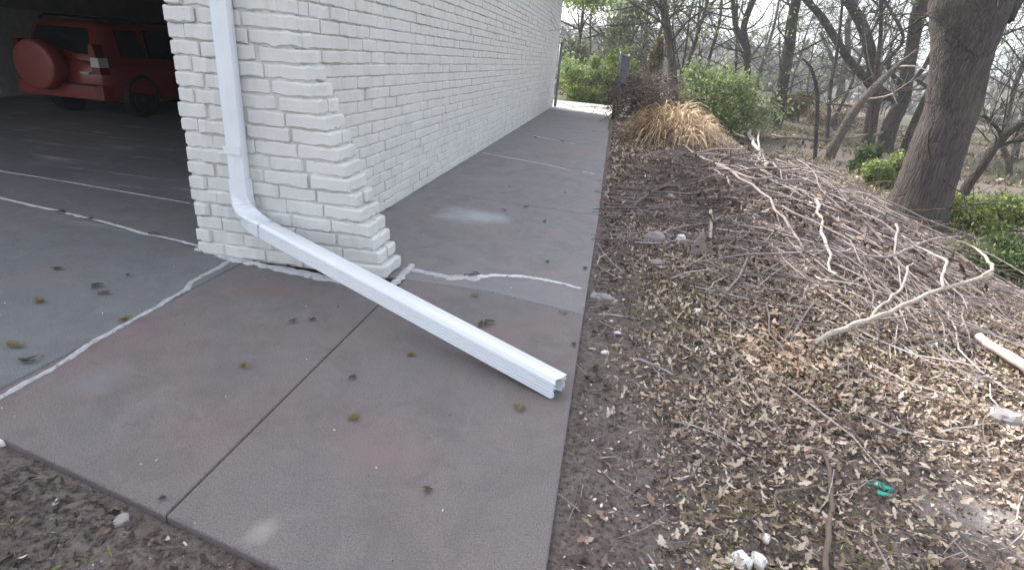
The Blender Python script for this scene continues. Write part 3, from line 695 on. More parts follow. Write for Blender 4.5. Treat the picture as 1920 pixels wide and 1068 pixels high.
tt_('bare_tree', r5, [([(1266,225),(1262,152),(1258,100),(1250,50),(1243,0),(1240,-60)],[10,9,8,8,8,7])], 'slim dark trunk beside the brown ivy column, behind the straw heap', M['bark2'], ntw=12, twL=3, twr=.03, depth=2, buds=300)
r6 = atd(1400, 190, 19)
tt_('bare_tree', r6, [([(1398,230),(1400,170),(1402,100),(1396,50),(1412,0),(1425,-60)],[8,7,7,6,6,5]), ([(1400,90),(1380,50),(1372,0),(1360,-50)],[5,5,4,4])], 'forked dark tree standing behind the middle of the green bush', M['bark2'], ntw=10, twL=3, twr=.03, buds=500)
r7 = at(1795, 385)
tt_('bare_sapling', r7, [([(1795,390),(1815,350),(1845,305),(1880,260),(1925,215),(1990,170)],[11,10,9,9,8,7]), ([(1880,262),(1868,240),(1840,215)],[4,3,3]), ([(1860,285),(1890,268),(1935,262)],[3,3,2])],
    'dark slanting sapling growing right of the oak and out of the frame', M['bark2'], ntw=8, twL=.9, twr=.012)
r8 = at(1530, 300)
tt_('bare_sapling', r8, [([(1527,310),(1530,250),(1532,180),(1520,130),(1505,110)],[4,4,4,3,2])], 'thin upright sapling between the brush pile and the leaning trunk', M['bark2'], ntw=7, twL=.9, twr=.012)
r9 = at(1575, 215)
tt_('bare_tree', r9, [([(1578,225),(1578,160),(1590,100),(1592,40),(1620,-30)],[8,7,6,5,4]), ([(1578,150),(1560,110),(1540,60)],[5,4,3]), ([(1460,235),(1510,190),(1570,150),(1625,125)],[5,6,6,4])], 'small forked bare tree seen left of the curved stem', M['bark2'], ntw=9, twL=1.6, twr=.02)
r10 = at(1895, 330)
tt_('bare_sapling', r10, [([(1893,340),(1892,300),(1880,270),(1870,262)],[6,5,5,3]), ([(1893,320),(1910,260),(1930,230)],[4,3,2])], 'pale grey sapling at the right edge behind the green ground cover', M['barkpale'], ntw=6, twL=.8, twr=.01)

# woods behind: prototypes and copies
def proto_tree(seed, h, r):
    random.seed(seed); t = thing('woodland_tree', (0, 0, 0), 'slender leafless tree among the thin woods behind the brush pile', 'tree', 'bare trees in the woods behind')
    tr = MB(); br = MB(); P = [np.array([0, 0, -.3])]; d = np.array([RNG.normal(0, .12), RNG.normal(0, .12), 1.])
    for i in range(7): d = d+RNG.normal(0, .10, 3)*[1, 1, 0]; P.append(P[-1]+d/np.linalg.norm(d)*h/7)
    pts, rr = spline(P, [r*(1-.11*i) for i in range(8)], 4); tr.tube(pts, rr, 8, True, .06)
    for c in range(15):
        i = random.randint(6, len(pts)-2); ax = RNG.normal(0, 1, 3)*[1, 1, .3]; limb(br, pts[i], ax/np.linalg.norm(ax)+[0, 0, .7], rr[i]*.5, h*.38*random.uniform(.6, 1.2), 3, .006, n=4, nchild=3)
    tp = np.array([v_ for v_ in br.v[::37]]); n_ = 420; scatter('buds', OVAL, OVALF, tp[RNG.integers(0, len(tp), n_)]+RNG.normal(0, .08, (n_, 3)), RNG.uniform(.05, .11, n_), M['green3'], flat=False, parent=t, kind='stuff')
    tr.build('trunk', M['bark2'], t, True); br.build('crown', M['bark2'], t); return t
protos = [proto_tree(11, 7, .07), proto_tree(12, 9, .10), proto_tree(13, 6, .055), proto_tree(14, 8, .08)]
random.seed(21); spots = []
for k in range(42):
    az = math.radians(random.uniform(-2, 40)); d_ = random.uniform(22, 62) if k > 6 else random.uniform(16, 22)
    p = np.array([CP[0]+d_*math.sin(az), CP[1]+d_*math.cos(az), 0])
    if p[0] < 2.3 and p[1] < 17: p[1] += 7
    spots.append(p)
for k in range(7): spots.append(np.array([random.uniform(-2.5, 3), random.uniform(19, 34), 0]))
for k, p in enumerate(spots):
    o = protos[k] if k < 4 else copy_tree(protos[k % 4])
    o.location = (p[0]*S, p[1]*S, float(terrain(p[0], p[1]))*S); o.rotation_euler = (0, 0, random.uniform(0, 6.3)); s_ = random.uniform(.8, 1.25); o.scale = (s_, s_, s_)
# far wooded hills as one mass of twig clumps
n = 9000; az = RNG.uniform(-.25, .95, n); d_ = RNG.uniform(60, 170, n); px = CP[0]+d_*np.sin(az); py = CP[1]+d_*np.cos(az)
pos = np.stack([px, py, terrain(px, py)+RNG.uniform(.1, 1, n)**1.3*4.5], 1)
M['fartwig'] = leafmat('far_woods', [(0,(.15,.14,.135)),(.5,(.22,.205,.19)),(.8,(.17,.18,.13)),(1,(.30,.27,.25))])
scatter('far_woods', OAK, OAKF, pos, RNG.uniform(1.0, 2.6, n), M['fartwig'], flat=False, kind='stuff', label='grey leafless woods on the far slope')

# ------------------------------------------------------------------ shrubs
def shrub(name, c, rad, n, size, m, label, cat='shrub', lumps=9, stems=22, flat=False, tmpl=OVAL, tf=OVALF, zs=1.0, nstem_r=.008):
    base = (c[0], c[1], c[2]); t = thing(name, base, label, cat); c = np.array(c, float); lumps = int(lumps*1.7); size *= .85; n = int(n*1.15)
    cl = []
    for k in range(lumps):
        a = random.uniform(0, 6.28); q_ = random.uniform(.15, .8); cl.append((c+[rad[0]*q_*math.cos(a), rad[1]*q_*math.sin(a), rad[2]*random.uniform(.2, .85)*zs], random.uniform(.16, .42)))
    idx = RNG.integers(0, lumps, n); cc = np.array([q_[0] for q_ in cl])[idx]; rr = np.array([q_[1] for q_ in cl])[idx]
    v = RNG.normal(0, 1, (n, 3)); v /= np.linalg.norm(v, axis=1)[:, None]; v *= (RNG.random(n)**.7*np.where(RNG.random(n) < .22, RNG.uniform(1.2, 2.0, n), 1))[:, None]; v[:, 2] *= .8
    pos = cc+v*rr[:, None]*np.array(rad); gz = terrain(pos[:, 0], pos[:, 1]); pos[:, 2] = np.maximum(pos[:, 2], gz+.01)
    scatter('foliage', tmpl, tf, pos, RNG.uniform(size*.6, size*1.4, n), m, flat=flat, parent=t)
    mb = MB()
    for k in range(stems):
        q_ = cl[k % lumps][0]; s0 = c+[RNG.normal(0, rad[0]*.2), RNG.normal(0, rad[1]*.2), -.05]; mid = (s0+q_)/2+RNG.normal(0, .08, 3)*rad[0]
        mb.tube([s0, mid, q_, q_+RNG.normal(0, .25, 3)*rad[0]+[0,0,rad[2]*.2]], [nstem_r, nstem_r*.8, nstem_r*.6, nstem_r*.3], 4, False)
    mb.build('stems', M['bark2'], t); return t
shrub('green_shrub', (.35, 15.6, -.05), (1.1, .9, 1.35), 6000, .09, M['green3'], 'greyish green leafy shrub beyond the patio, next to the wall end')
shrub('spring_shrub', (1.35, 15.2, -.05), (.9, .8, 1.55), 8000, .085, M['green1'], 'bright yellow green shrub behind the sunlit patio and the open gate')
shrub('spring_shrub', (.55, 14.6, -.05), (1.1, .35, .55), 3500, .075, M['green1'], 'low bright green plants along the back edge of the patio')
shrub('evergreen_tree', (1.6, 21.5, -.1), (1.2, 1.1, 3.6), 4600, .15, M['evergreen'], 'tall olive evergreen rising behind the yellow green shrub', 'tree', 14)
shrub('evergreen_tree', (-.7, 22.0, -.1), (1.2, 1.1, 2.6), 2200, .15, M['evergreen'], 'thin grey green evergreen behind the end of the brick wall', 'tree', 9)
# foliage clump standing in for an olive frame-edge smear, just past the wall end
tb = thing('foliage_stand_in', (1.2, 16, 4.0), 'olive green foliage clump standing in for a smear at the top edge above the shrubs', 'branch')
n = 2600; ctr = T(1105, -8, (1.2, 16, 0)); pos = ctr+RNG.normal(0, 1, (n, 3))*[.42, .5, .16]; scatter('foliage', OVAL, OVALF, pos, RNG.uniform(.07, .14, n), M['green3'], flat=False, parent=tb)
mb = MB(); mb.tube([ctr+[1.8, 1, 1.0], ctr+[.8, .4, .4], ctr, ctr+[-.5, 0, -.05]], [.05, .035, .02, .01], 6); mb.build('stem', M['bark2'], tb, True)
def bush_px(name, px, py, hw, hh, n, leaf, m, label, cat='bush', lumps=10, **kw):
    """bush standing on the ground at this spot, as wide and tall as the photograph shows it"""
    p = at(px, py); d = float((p-CP) @ CF); w = hw*d/F_PX; h = hh*d/F_PX
    return shrub(name, p, (w*1.15, w*.8, h), n, leaf*d/F_PX, m, label, cat, lumps, nstem_r=1.0*d/F_PX, **kw)
bush_px('green_bush', 1655, 352, 42, 62, 5000, 7, M['green1'], 'small bright green bush at the left foot of the oak', lumps=9)
bush_px('green_bush', 1620, 330, 30, 55, 2500, 7, M['green2'], 'dark green bush behind the small bright one by the oak', lumps=7)
bush_px('green_bush', 1850, 440, 95, 75, 9000, 8, M['green1'], 'spreading green bush right of the foot of the oak', lumps=13)
bush_px('green_bush', 1885, 535, 100, 85, 9000, 8, M['green2'], 'low dark green cover at the right edge below the green bush', 'ground cover', 10)
bush_px('green_bush', 1785, 490, 35, 40, 1800, 7, M['green1'], 'small leafy tuft on the right side of the oak base', lumps=6)
bush_px('dry_bush', 1560, 235, 60, 45, 3500, 6, M['litter'], 'brown brushy undergrowth left of the leaning trunk', 'bush', 10)
bush_px('dry_bush', 1480, 225, 40, 45, 2500, 6, M['ivy'], 'olive brown undergrowth at the foot of the straight dark trunk', 'bush', 8)

def bush_d(name, px, pytop, d, hw, n, leaf, m, label, cat='bush', lumps=10, **kw):
    """bush at a known distance whose foot is hidden: as wide as hw and as tall as it shows"""
    p = atd(px, pytop, d); top = CP+ray(px, pytop)*(d/float(ray(px, pytop) @ CF)); w = hw*d/F_PX; h = top[2]-p[2]
    return shrub(name, p, (w*1.15, w*.9, h), n, leaf*d/F_PX, m, label, cat, lumps, nstem_r=1.0*d/F_PX, **kw)
bush_d('green_bush', 1375, 122, 14, 96, 12000, 7.5, M['green3'], 'wide light green bush behind the straw heap and brush pile', lumps=18)
bush_d('green_bush', 1352, 150, 13.7, 62, 5000, 7, M['green1'], 'brighter green clump inside the left part of the light green bush')
bush_d('ivy_column', 1236, 62, 15, 17, 4200, 6.5, M['ivy'], 'upright column of brown green ivy left of the slim trunk', 'ivy', 9)

# straw heap: arching dry blades
p = at(1262, 262); st = thing('straw_heap', p, 'heap of tan dry ornamental grass blades behind the brush pile', 'dry grass'); mb = MB()
for k in range(430):
    a = random.uniform(0, 6.28); q_ = random.random()**.5; s0 = np.array([p[0]+.50*q_*math.cos(a), p[1]+.85*q_*math.sin(a), 0]); s0[2] = float(terrain(s0[0], s0[1]))+.12+.33*(1-q_*q_)*random.random()
    a2 = a+random.gauss(0, .9); L = random.uniform(.3, .7); h = random.uniform(.05, .24)
    P = [s0+np.array([math.cos(a2)*L*f, math.sin(a2)*L*f, h*4*f*(1-f)-.25*L*f*f*1.6]) for f in np.linspace(0, 1, 6)]
    w = random.uniform(.007, .017); side_ = np.array([-math.sin(a2), math.cos(a2), .3]); V = []; F_ = []
    for i, q2 in enumerate(P):
        ww = w*(1-.8*i/5); V += [q2-side_*ww, q2+side_*ww]
    for i in range(5): F_.append((2*i, 2*i+1, 2*i+3, 2*i+2))
    mb.add(V, F_)
mb.build('blades', M['straw'], st)
# dark brush heap by the gate
p = atd(1214, 150, 11.0); hk = 1.0; wk = .38; dk = thing('brush_heap', p, 'dark brown heap of dead brush right of the open gate', 'brush'); mb = MB()
for k in range(420):
    s0 = p+RNG.normal(0, 1, 3)*[wk, wk, 0]+[0, 0, hk*random.uniform(0, .85)]; d = RNG.normal(0, 1, 3)*[1, 1, .5]; L = random.uniform(.3, .9)
    P = [s0, s0+d*L*.3+RNG.normal(0, .04, 3), s0+d*L*.6]; mb.tube(P, [.008, .006, .003], 3, False)
mb.build('twigs', M['stickbrown'], dk); n = 2500
scatter('dead_leaves', OAK, OAKF, p+RNG.normal(0, 1, (n, 3))*[wk, wk, hk*.24]+[0, 0, hk*.38], RNG.uniform(.04, .08, n), M['litterdark'], flat=False, parent=dk)

# ------------------------------------------------------------------ litter, grass, grit
def sample(n, x0, x1, y0, y1, dens):
    out = []
    while len(out) < n:
        x = RNG.uniform(x0, x1, n*2); y = RNG.uniform(y0, y1, n*2); k = RNG.random(n*2) < dens(x, y); out += list(zip(x[k], y[k]))
    out = np.array(out[:n]); return out
def outside(x, y): return ((x > EX+.03) | (y < edge_y(x)-.03))
def d_leaf(x, y):   # thick on the pile, thin by the walk and in the trodden foreground
    e = sm(EX+.08, EX+.75, x+.10*vnoise(x*3, y*3)*2)
    patch = .65+.9*vnoise(x*2.3+7, y*2.3)
    fore = .62+.38*sm(-1.15, -.3, y)
    bare = 1-.85*np.exp(-((x-2.6)/.33)**2-((y+1.05)/.25)**2)
    return np.clip(e*patch*fore*bare, 0, 1)*outside(x, y)
def lay(name, n, box, dens, size, m, up, tilt, label, tmpl=OAK, tf=OAKF, kind='stuff', curl=.7):
    P = sample(n, *box, dens); z = terrain(P[:, 0], P[:, 1])+RNG.uniform(.0, up, n); pos = np.column_stack([P, z])
    return scatter(name, tmpl, tf, pos, RNG.uniform(size*.55, size*1.5, n), m, tilt, True, curl, kind=kind, label=label)
lay('leaf_litter', 66000, (1.45, 4.4, -1.9, 2.2), d_leaf, .027, M['litter'], .028, .6, 'dry brown leaf litter on the slope')
lay('leaf_litter', 16000, (1.5, 6.5, 2.2, 9), lambda x, y: np.clip(.5+vnoise(x*2, y*2), .1, 1)*outside(x, y), .055, M['litter'], .03, .45, 'dry leaf litter on the farther slope')
lay('dark_litter', 11000, (1.47, 2.6, -1.9, 8), lambda x, y: (1-.85*sm(1.9, 2.5, x))*outside(x, y)*(.25+.75*sm(-.3, 1.2, y)), .034, M['litterdark'], .014, .35, 'dark crumbled leaves beside the walk')
lay('dark_litter', 3500, (-.8, 1.5, -2.3, -1.38), lambda x, y: outside(x, y)*np.clip(.4+vnoise(x*3, y*3), 0, 1), .022, M['bedleaf'], .010, .3, 'dark crumbled leaves in the front bed')
lay('leaf_crumbs', 42000, (1.5, 4.2, -1.9, 1.9), lambda x, y: outside(x, y)*sm(EX+.06, EX+.5, x)*np.clip(.75+.9*vnoise(x*3+30, y*3), .15, 1), .0125, M['crumbs'], .012, .6, 'crumbled tan leaf bits', OVAL, OVALF)
lay('tan_leaves', 500, (1.95, 2.55, -.75, .35), lambda x, y: np.exp(-((x-2.28)/.17)**2-((y+.18)/.25)**2), .045, M['littertan'], .03, .4, 'orange tan leaves on the slope')
lay('pale_chips', 1500, (1.47, 3.3, -1.9, 3.4), lambda x, y: outside(x, y)*(.25+.75*np.exp(-(x-EX)/.5)), .013, M['chips'], .01, .4, 'pale chips in the soil', OVAL, OVALF)
lay('pale_chips', 160, (-.8, 1.5, -2.3, -1.38), lambda x, y: outside(x, y)*1.0, .013, M['chips'], .01, .4, 'pale chips in the front bed', OVAL, OVALF)
lay('dark_litter', 10000, (1.6, 4.4, -1.9, 2.2), d_leaf, .024, M['litterdark'], .022, .6, 'dark crumbled leaves among the litter')
lay('straw_bits', 9000, (1.5, 4.2, -1.9, 2.0), lambda x, y: outside(x, y)*sm(EX+.1, EX+.6, x)*(.35+.65*(1-sm(-1.2, .2, y))), .021, M['strawbits'], .02, .35, 'pale straw fragments on the ground', SLIV, SLIVF)
lay('leaf_litter', 7000, (1.8, 5, .8, 6.5), lambda x, y: np.exp(-((x-3.0-.10*(y-2.5))/.75)**2-((y-2.8)/1.7)**2), .045, M['litterdark'], .17, .8, 'brown leaves caught in the brush pile')
lay('leaf_litter', 22000, (-2, 24, 8.5, 34), lambda x, y: ((x > 1.9) | (y > 15))*np.clip(.6+vnoise(x, y), .1, 1), .10, M['litterdark'], .10, .8, 'leaf litter under the far woods')
P = sample(26000, 1.9, 26, 4.5, 34, lambda x, y: ((x > 4.2) | (y > 9))*np.clip(.3+2*vnoise(x*.6, y*.6), .05, 1))
pos = np.column_stack([P, terrain(P[:, 0], P[:, 1])+.04]); scatter('grass', BLADE, BLADEF, pos, RNG.uniform(.08, .22, len(P)), M['grass'], 1.0, True, kind='stuff', label='rough dry grass under the far woods')
# low grass in tufts
P = sample(5200, 1.5, 3.6, -1.9, 1.0, lambda x, y: outside(x, y)*np.clip(vnoise(x*2.6+20, y*2.6)*3.2+.15, 0, 1)*sm(EX+.1, EX+.4, x))
pos = np.column_stack([P, terrain(P[:, 0], P[:, 1])+.012]); scatter('grass', BLADE, BLADEF, pos, RNG.uniform(.025, .06, len(P)), M['grass'], .8, True, kind='stuff', label='sparse olive grass blades')
P = sample(260, -.7, .9, -2.2, -1.42, lambda x, y: outside(x, y)*np.clip(vnoise(x*4+2, y*4)*4, 0, 1))
pos = np.column_stack([P, terrain(P[:, 0], P[:, 1])+.01]); scatter('grass', BLADE, BLADEF, pos, RNG.uniform(.02, .045, len(P)), M['green1'], .8, True, kind='stuff', label='tiny green sprouts in the bed')
# grit on the slabs
P = sample(420, -2.2, EX, -1.55, 4, lambda x, y: (~outside(x, y))*1.0*(1-.7*sm(0, 3, y))*((x > -.1) | (y < 0)))
pos = np.column_stack([P, np.full(len(P), .003)]); scatter('grit', OVAL, OVALF, pos, RNG.uniform(.003, .010, len(P)), M['litterdark'], .4, True, kind='stuff', label='fine dark grit on the concrete')
P = sample(150, -1.6, EX, -1.55, 3, lambda x, y: (~outside(x, y))*1.0*((x > -.1) | (y < 0)))
pos = np.column_stack([P, np.full(len(P), .003)]); scatter('grit', OVAL, OVALF, pos, RNG.uniform(.003, .009, len(P)), M['chips'], .4, True, kind='stuff', label='pale specks on the concrete')

# fine twig tangle (uncountable)
mb = MB()
def twig_at(x, y, L, ang, r, lift, n=4, w=.24):
    P = []; a = ang; p = np.array([x, y, 0.]); ph = random.uniform(0, 9)
    z0 = random.uniform(.0, lift); z1 = random.uniform(.0, lift)
    for i in range(n+1):
        f = i/n; zz = float(terrain(p[0], p[1]))+.008+z0*(1-f)+z1*f+.10*lift*math.sin(f*3+ph); P.append(np.array([p[0], p[1], zz]))
        a += random.gauss(0, w); p = p+np.array([math.cos(a), math.sin(a), 0])*L/n
    return P
def pile_d(x, y): return np.exp(-((x-3.0-.10*(y-2.5))/.75)**2-((y-2.8)/1.7)**2)
P = sample(6500, 1.6, 5.2, -.8, 6.5, pile_d)
for x, y in P:
    ang = random.gauss(math.radians(-55), .7) if random.random() < .38 else random.uniform(0, 3.14)
    L = random.uniform(.15, .75); t_ = twig_at(x, y, L, ang, 0, .17*float(pile_d(x, y))+.03); r = random.uniform(.0018, .0045)
    mb.tube(t_, [r, r, r*.9, r*.7, r*.5], 3, False)
P = sample(900, 1.5, 4, -1.8, 2.5, lambda x, y: outside(x, y)*1.0)
for x, y in P:
    t_ = twig_at(x, y, random.uniform(.04, .22), random.uniform(0, 6.3), 0, .02, 3); r = random.uniform(.0012, .003); mb.tube(t_, [r, r, r*.8, r*.5], 3, False)
mb.build('twig_tangle', M['stick'], kind='stuff', label='tangle of fine twigs in the brush pile')
# countable sticks
P = sample(150, 2.1, 4.6, 1.1, 6, pile_d)
for x, y in P:
    ang = random.gauss(math.radians(-58), .6) if random.random() < .5 else random.uniform(0, 3.14)
    t_ = twig_at(x, y, random.uniform(.7, 1.7), ang, 0, .26*float(pile_d(x, y))+.05, 7, .17); r = random.uniform(.0035, .0095); t_ = np.array(t_); t_[:, 2] += .02
    if t_[:, 0].min() < 1.75: continue
    pts, rr = spline(t_, [r*(1-.09*i) for i in range(8)], 2); s1 = MB(); s1.tube(pts, rr, 6, True, .08)
    for c in range(random.randint(1, 3)):
        i = random.randint(3, len(pts)-3); limb(s1, pts[i], (pts[i+1]-pts[i])/np.linalg.norm(pts[i+1]-pts[i])+RNG.normal(0, .45, 3)*[1, 1, .4], r*.5, random.uniform(.2, .5), 0, .002, nseg=4, up=.05)
    s1.build('stick', M['stick'], smooth=True, label='bare grey stick lying in the tangled brush pile', category='stick', group='bare sticks in the brush pile')

# named branches, each laid on the ground where the photograph has it
def branch(name, lines, label, m, lift=.04, n=7, cat='branch'):
    s1 = MB()
    for pl, rp, lf in lines:
        P = []
        for (x, y), l in zip(pl, lf):
            P.append(hit(x, y, l))
        dd = [np.linalg.norm(q_-CP)*.70 for q_ in P]; pts, rr = spline(P, [r*d_/F_PX for r, d_ in zip(rp, dd)], 3)
        pts = pts+RNG.normal(0, .0035, pts.shape)*np.linalg.norm(P[0]-CP)/3; s1.tube(pts, rr, n, True, .07)
    return s1.build(name, m, smooth=True, label=label, category=cat)
branch('forked_branch', [([(1520,645),(1560,625),(1630,600),(1690,572),(1765,540),(1840,520),(1862,512)],[7.5,7,6,5,4.5,4,3],[.02,.05,.10,.14,.18,.2,.2]),
    ([(1632,598),(1645,578),(1675,556),(1695,530),(1700,505),(1712,492)],[3.5,3.2,3,2.8,2.4,1.5],[.10,.12,.15,.18,.2,.2]),
    ([(1771,538),(1766,515),(1775,492),(1735,470),(1690,442)],[3.4,3.2,3,2.2,1.2],[.18,.21,.24,.25,.25]),
    ([(1843,518),(1860,500),(1852,485),(1830,465),(1795,450)],[3.4,3.6,3.2,2,1.2],[.2,.24,.27,.27,.27]),
    ([(1640,600),(1700,592),(1750,578)],[2,1.8,1],[.08,.05,.03])], 'pale forked branch reaching from the leaf slope up to the green bush', M['stickpale'])
branch('curved_branch', [([(1187,392),(1205,372),(1250,345),(1300,318),(1345,303),(1400,286),(1450,282)],[6,5.5,5,3.6,3,2.4,1.6],[.02,.04,.08,.12,.16,.2,.2])], 'brown arching branch at the left front of the brush pile', M['stickbrown'])
branch('thick_branch', [([(1408,220),(1405,245),(1416,268),(1432,300),(1448,330)],[4,4.6,4.6,6.5,6],[.24,.22,.2,.18,.12]), ([(1414,262),(1395,256),(1372,244)],[2.6,2.2,1.4],[.2,.2,.18]), ([(1424,282),(1422,255),(1427,232)],[2.6,2.4,1.6],[.2,.26,.32])], 'thick whitish broken branch on top of the brush pile', M['stickpale'])
branch('long_branch', [([(1270,272),(1330,300),(1390,335),(1440,375),(1480,430),(1508,470)],[2.2,3,3.2,3.2,3.6,3.4],[.1,.16,.2,.2,.14,.08])], 'long straight stick slanting down the front of the brush pile', M['stick'])
branch('long_branch', [([(1345,308),(1400,331),(1450,333),(1500,338),(1515,333)],[3,3,2.6,3,2],[.18,.22,.22,.2,.2])], 'stick lying nearly level across the middle of the brush pile', M['stick'])
branch('bowed_branch', [([(1445,252),(1480,258),(1540,263),(1600,258),(1660,250),(1720,243)],[2.4,2.8,3,3,2.6,1.6],[.3,.35,.35,.4,.45,.45])], 'long level stick stretching from the pile toward the oak', M['stickbrown'])
branch('long_branch', [([(1510,330),(1530,370),(1540,410),(1548,450),(1555,490),(1560,520)],[3,3.6,3.4,4,3,4],[.12,.14,.14,.12,.08,.05])], 'whitish crooked stick pointing downslope right of the pile centre', M['stickpale'])
branch('long_branch', [([(1290,495),(1400,478),(1500,473),(1600,474),(1665,482),(1710,462),(1760,446),(1805,442)],[1.8,2.2,2.4,2.6,2.8,2.8,2.6,1.2],[.03,.06,.08,.1,.14,.2,.25,.28])], 'thin bent twig crossing level below the oak', M['stick'])
branch('ground_stick', [([(1548,850),(1556,900),(1558,950),(1552,1010),(1550,1075)],[3.5,5.5,6,6.5,7],[.026]*5), ([(1555,905),(1500,915),(1455,925),(1456,960)],[2.8,3.2,3.6,2.6],[.026]*4)], 'brown forked stick lying upright in view on the foreground ground', M['stickbrown'], cat='stick')
branch('ground_stick', [([(1240,500),(1238,530),(1230,560),(1228,585)],[2.6,3.2,3,2.6],[.01]*4)], 'short brown stick on the dark soil right of the walk', M['stickbrown'], cat='stick')
branch('ground_stick', [([(1405,895),(1440,882),(1480,878),(1510,880)],[2,2.2,2,1.4],[.008]*4)], 'thin curved twig on the grassy foreground', M['stickbrown'], cat='stick')
branch('walk_twig', [([(1052,434),(1090,443),(1140,458),(1175,470)],[1.2,1.8,1.8,1.2],[.0]*4), ([(1083,441),(1095,455),(1118,468)],[1.1,1,.6],[.0]*3)], 'thin forked twig lying over the outer edge of the walk', M['stickbrown'], cat='twig')
branch('bare_pole', [([(1832,630),(1870,655),(1935,700)],[8,9.5,11],[.05,.05,.05])], 'peeled pale pinkish pole poking in at the right edge', M['bare'], n=12, cat='pole')
branch('upright_stick', [([(1333,393),(1333,440),(1332,470)],[4,4.5,4.5],[.14,.07,.0])], 'short pale stub standing behind the triangular shard', M['stickpale'], cat='stick')
branch('long_branch', [([(1405,470),(1385,520),(1350,560),(1335,600)],[2.6,2.6,2.2,1.6],[.05,.05,.03,.02])], 'crooked twig among pale leaves below the brush pile', M['stick'], cat='twig')
branch('long_branch', [([(1530,560),(1490,620),(1470,660)],[2,2.2,1.6],[.03,.03,.02])], 'short twig left of the pale forked branch', M['stick'], cat='twig')
branch('long_branch', [([(1480,300),(1560,380),(1640,430),(1720,540),(1790,620)],[2.4,3,3,2.6,1.6],[.2,.15,.12,.1,.05])], 'dark long stick along the right flank of the brush pile', M['stickbrown'])
# stones
def stone(name, px, py, rx, ry, rz, m, label, rot=0, flat=False, cat='stone'):
    p = hit(px, py); p[2] = float(terrain(p[0], p[1])); mb = MB(); R = []; n = 9; pj = [random.uniform(.75, 1.15) for _ in range(n)]
    for z, k in ((-.3, .85), (.1, 1), (.6, .92), (.9, .62)):
        R.append([(p[0]+(rx*k*pj[i]*math.cos(a+rot)*math.cos(rot)-ry*k*pj[i]*math.sin(a+rot)*math.sin(rot)), p[1]+(rx*k*pj[i]*math.cos(a+rot)*math.sin(rot)+ry*k*pj[i]*math.sin(a+rot)*math.cos(rot)), p[2]+rz*z*random.uniform(.9, 1.1)) for i, a in enumerate([2*math.pi*j/n for j in range(n)])])
    mb.rings(R); return mb.build(name, m, label=label, category=cat)
stone('stone', 1225, 456, .085, .055, .075, M['stone'], 'flat grey stone beside the walk, left of the triangular shard')
stone('stone', 1275, 455, .035, .03, .055, M['stonewhite'], 'small white pebble between the flat stone and the shard')
stone('stone', 1230, 500, .045, .035, .04, M['stone'], 'small grey stone below the flat stone')
stone('stone', 1385, 1060, .032, .028, .03, M['stonewhite'], 'larger of the two white stones at the bottom edge')
stone('stone', 1418, 1062, .022, .024, .028, M['stonewhite'], 'smaller of the two white stones at the bottom edge')
stone('stone', 1434, 1017, .013, .015, .014, M['stonewhite'], 'white pebble above the pair of white stones')
stone('stone', 1307, 590, .025, .02, .03, M['stonewhite'], 'rounded white pebble on the leaf edge')
stone('stone', 1158, 625, .018, .012, .01, M['stonewhite'], 'tiny white pebble close to the walk edge')
stone('stone', 1135, 662, .02, .012, .012, M['stonewhite'], 'white crumb pair beside the downspout mouth')
stone('stone', 229, 976, .018, .022, .012, M['stone'], 'round grey pebble in the dark soil at lower left')
stone('stone', 8, 835, .02, .02, .02, M['stonewhite'], 'white chip of rubble at the left edge of the soil bed')
stone('stone', 1870, 795, .06, .05, .05, M['stone'], 'pale grey stone at the right among leaves')
p = hit(1312, 486); p[2] += .03; a_ = T(1290, 480, p); b1 = T(1333, 488, p); c1_ = T(1318, 446, p, .03); tk = np.array([.0, .02, 0])
mb = MB(); mid_ = T(1300, 462, p, .02); mb.rings([[tuple(q_) for q_ in (a_-[0,0,.04], b1-[0,0,.04], c1_+[0,0,.045], mid_+[0,0,.02])], [tuple(q_+tk) for q_ in (a_-[0,0,.04], b1-[0,0,.04], c1_+[0,0,.045], mid_+[0,0,.02])]])
mb.build('slate_shard', M['shard'], label='pinkish grey triangular slate shard standing up in the leaves', category='shard')
p = hit(1645, 920); mb = MB()
for k in range(4):
    c = p+[RNG.normal(0, .012), RNG.normal(0, .012), .008]; mb.rings([[(c[0]+.016*math.cos(a), c[1]+.012*math.sin(a), c[2]+z+.006*math.sin(3*a+k)) for a in np.linspace(0, 5.6, 6)] for z in (0, .003)])
mb.build('plastic_scrap', M['teal'], label='teal plastic scrap on the foreground ground', category='litter')
# mortar tongue past the walk edge
p = hit(1125, 560); mb = MB(); mb.rings([[(p[0]+x*k, p[1]+y*k, p[2]+z) for x, y in ((-.05,-.02),(-.01,-.035),(.05,-.02),(.075,.0),(.04,.03),(-.05,.03))] for k, z in ((1, -.02), (1, .012), (.8, .02))])
mb.build('mortar_lump', M['stone'], label='flattened lump of mortar just past the end of the white sealant strip', category='mortar lump')

# dry oak catkin / leaf bits lying on the concrete
def bit(name, px, py, size, m, label, nl=5, z=.004):
    p = G(px, py, z); mb = MB()
    for k in range(nl):
        a = random.uniform(0, 6.28); L = size*random.uniform(.5, 1.0); c = p+np.array([RNG.normal(0, size*.22), RNG.normal(0, size*.22), random.uniform(.001, size*.15)])
        d = np.array([math.cos(a), math.sin(a), 0]); s_ = np.array([-d[1], d[0], 0]); w = L*random.uniform(.12, .28); cv = random.uniform(.1, .5)
        V = []
        for i in range(5):
            f = i/4; ww = w*math.sin(math.pi*min(max(f, .08), .92)); q_ = c+d*L*(f-.5)+np.array([0, 0, cv*L*(f-.5)**2+.001]); V += [q_-s_*ww+[0,0,ww*.4], q_, q_+s_*ww+[0,0,ww*.4]]
        F_ = []
        for i in range(4): F_ += [(3*i, 3*i+1, 3*i+4, 3*i+3), (3*i+1, 3*i+2, 3*i+5, 3*i+4)]
        mb.add(V, F_)
    mb.build(name, m, label=label, category='dry leaf')
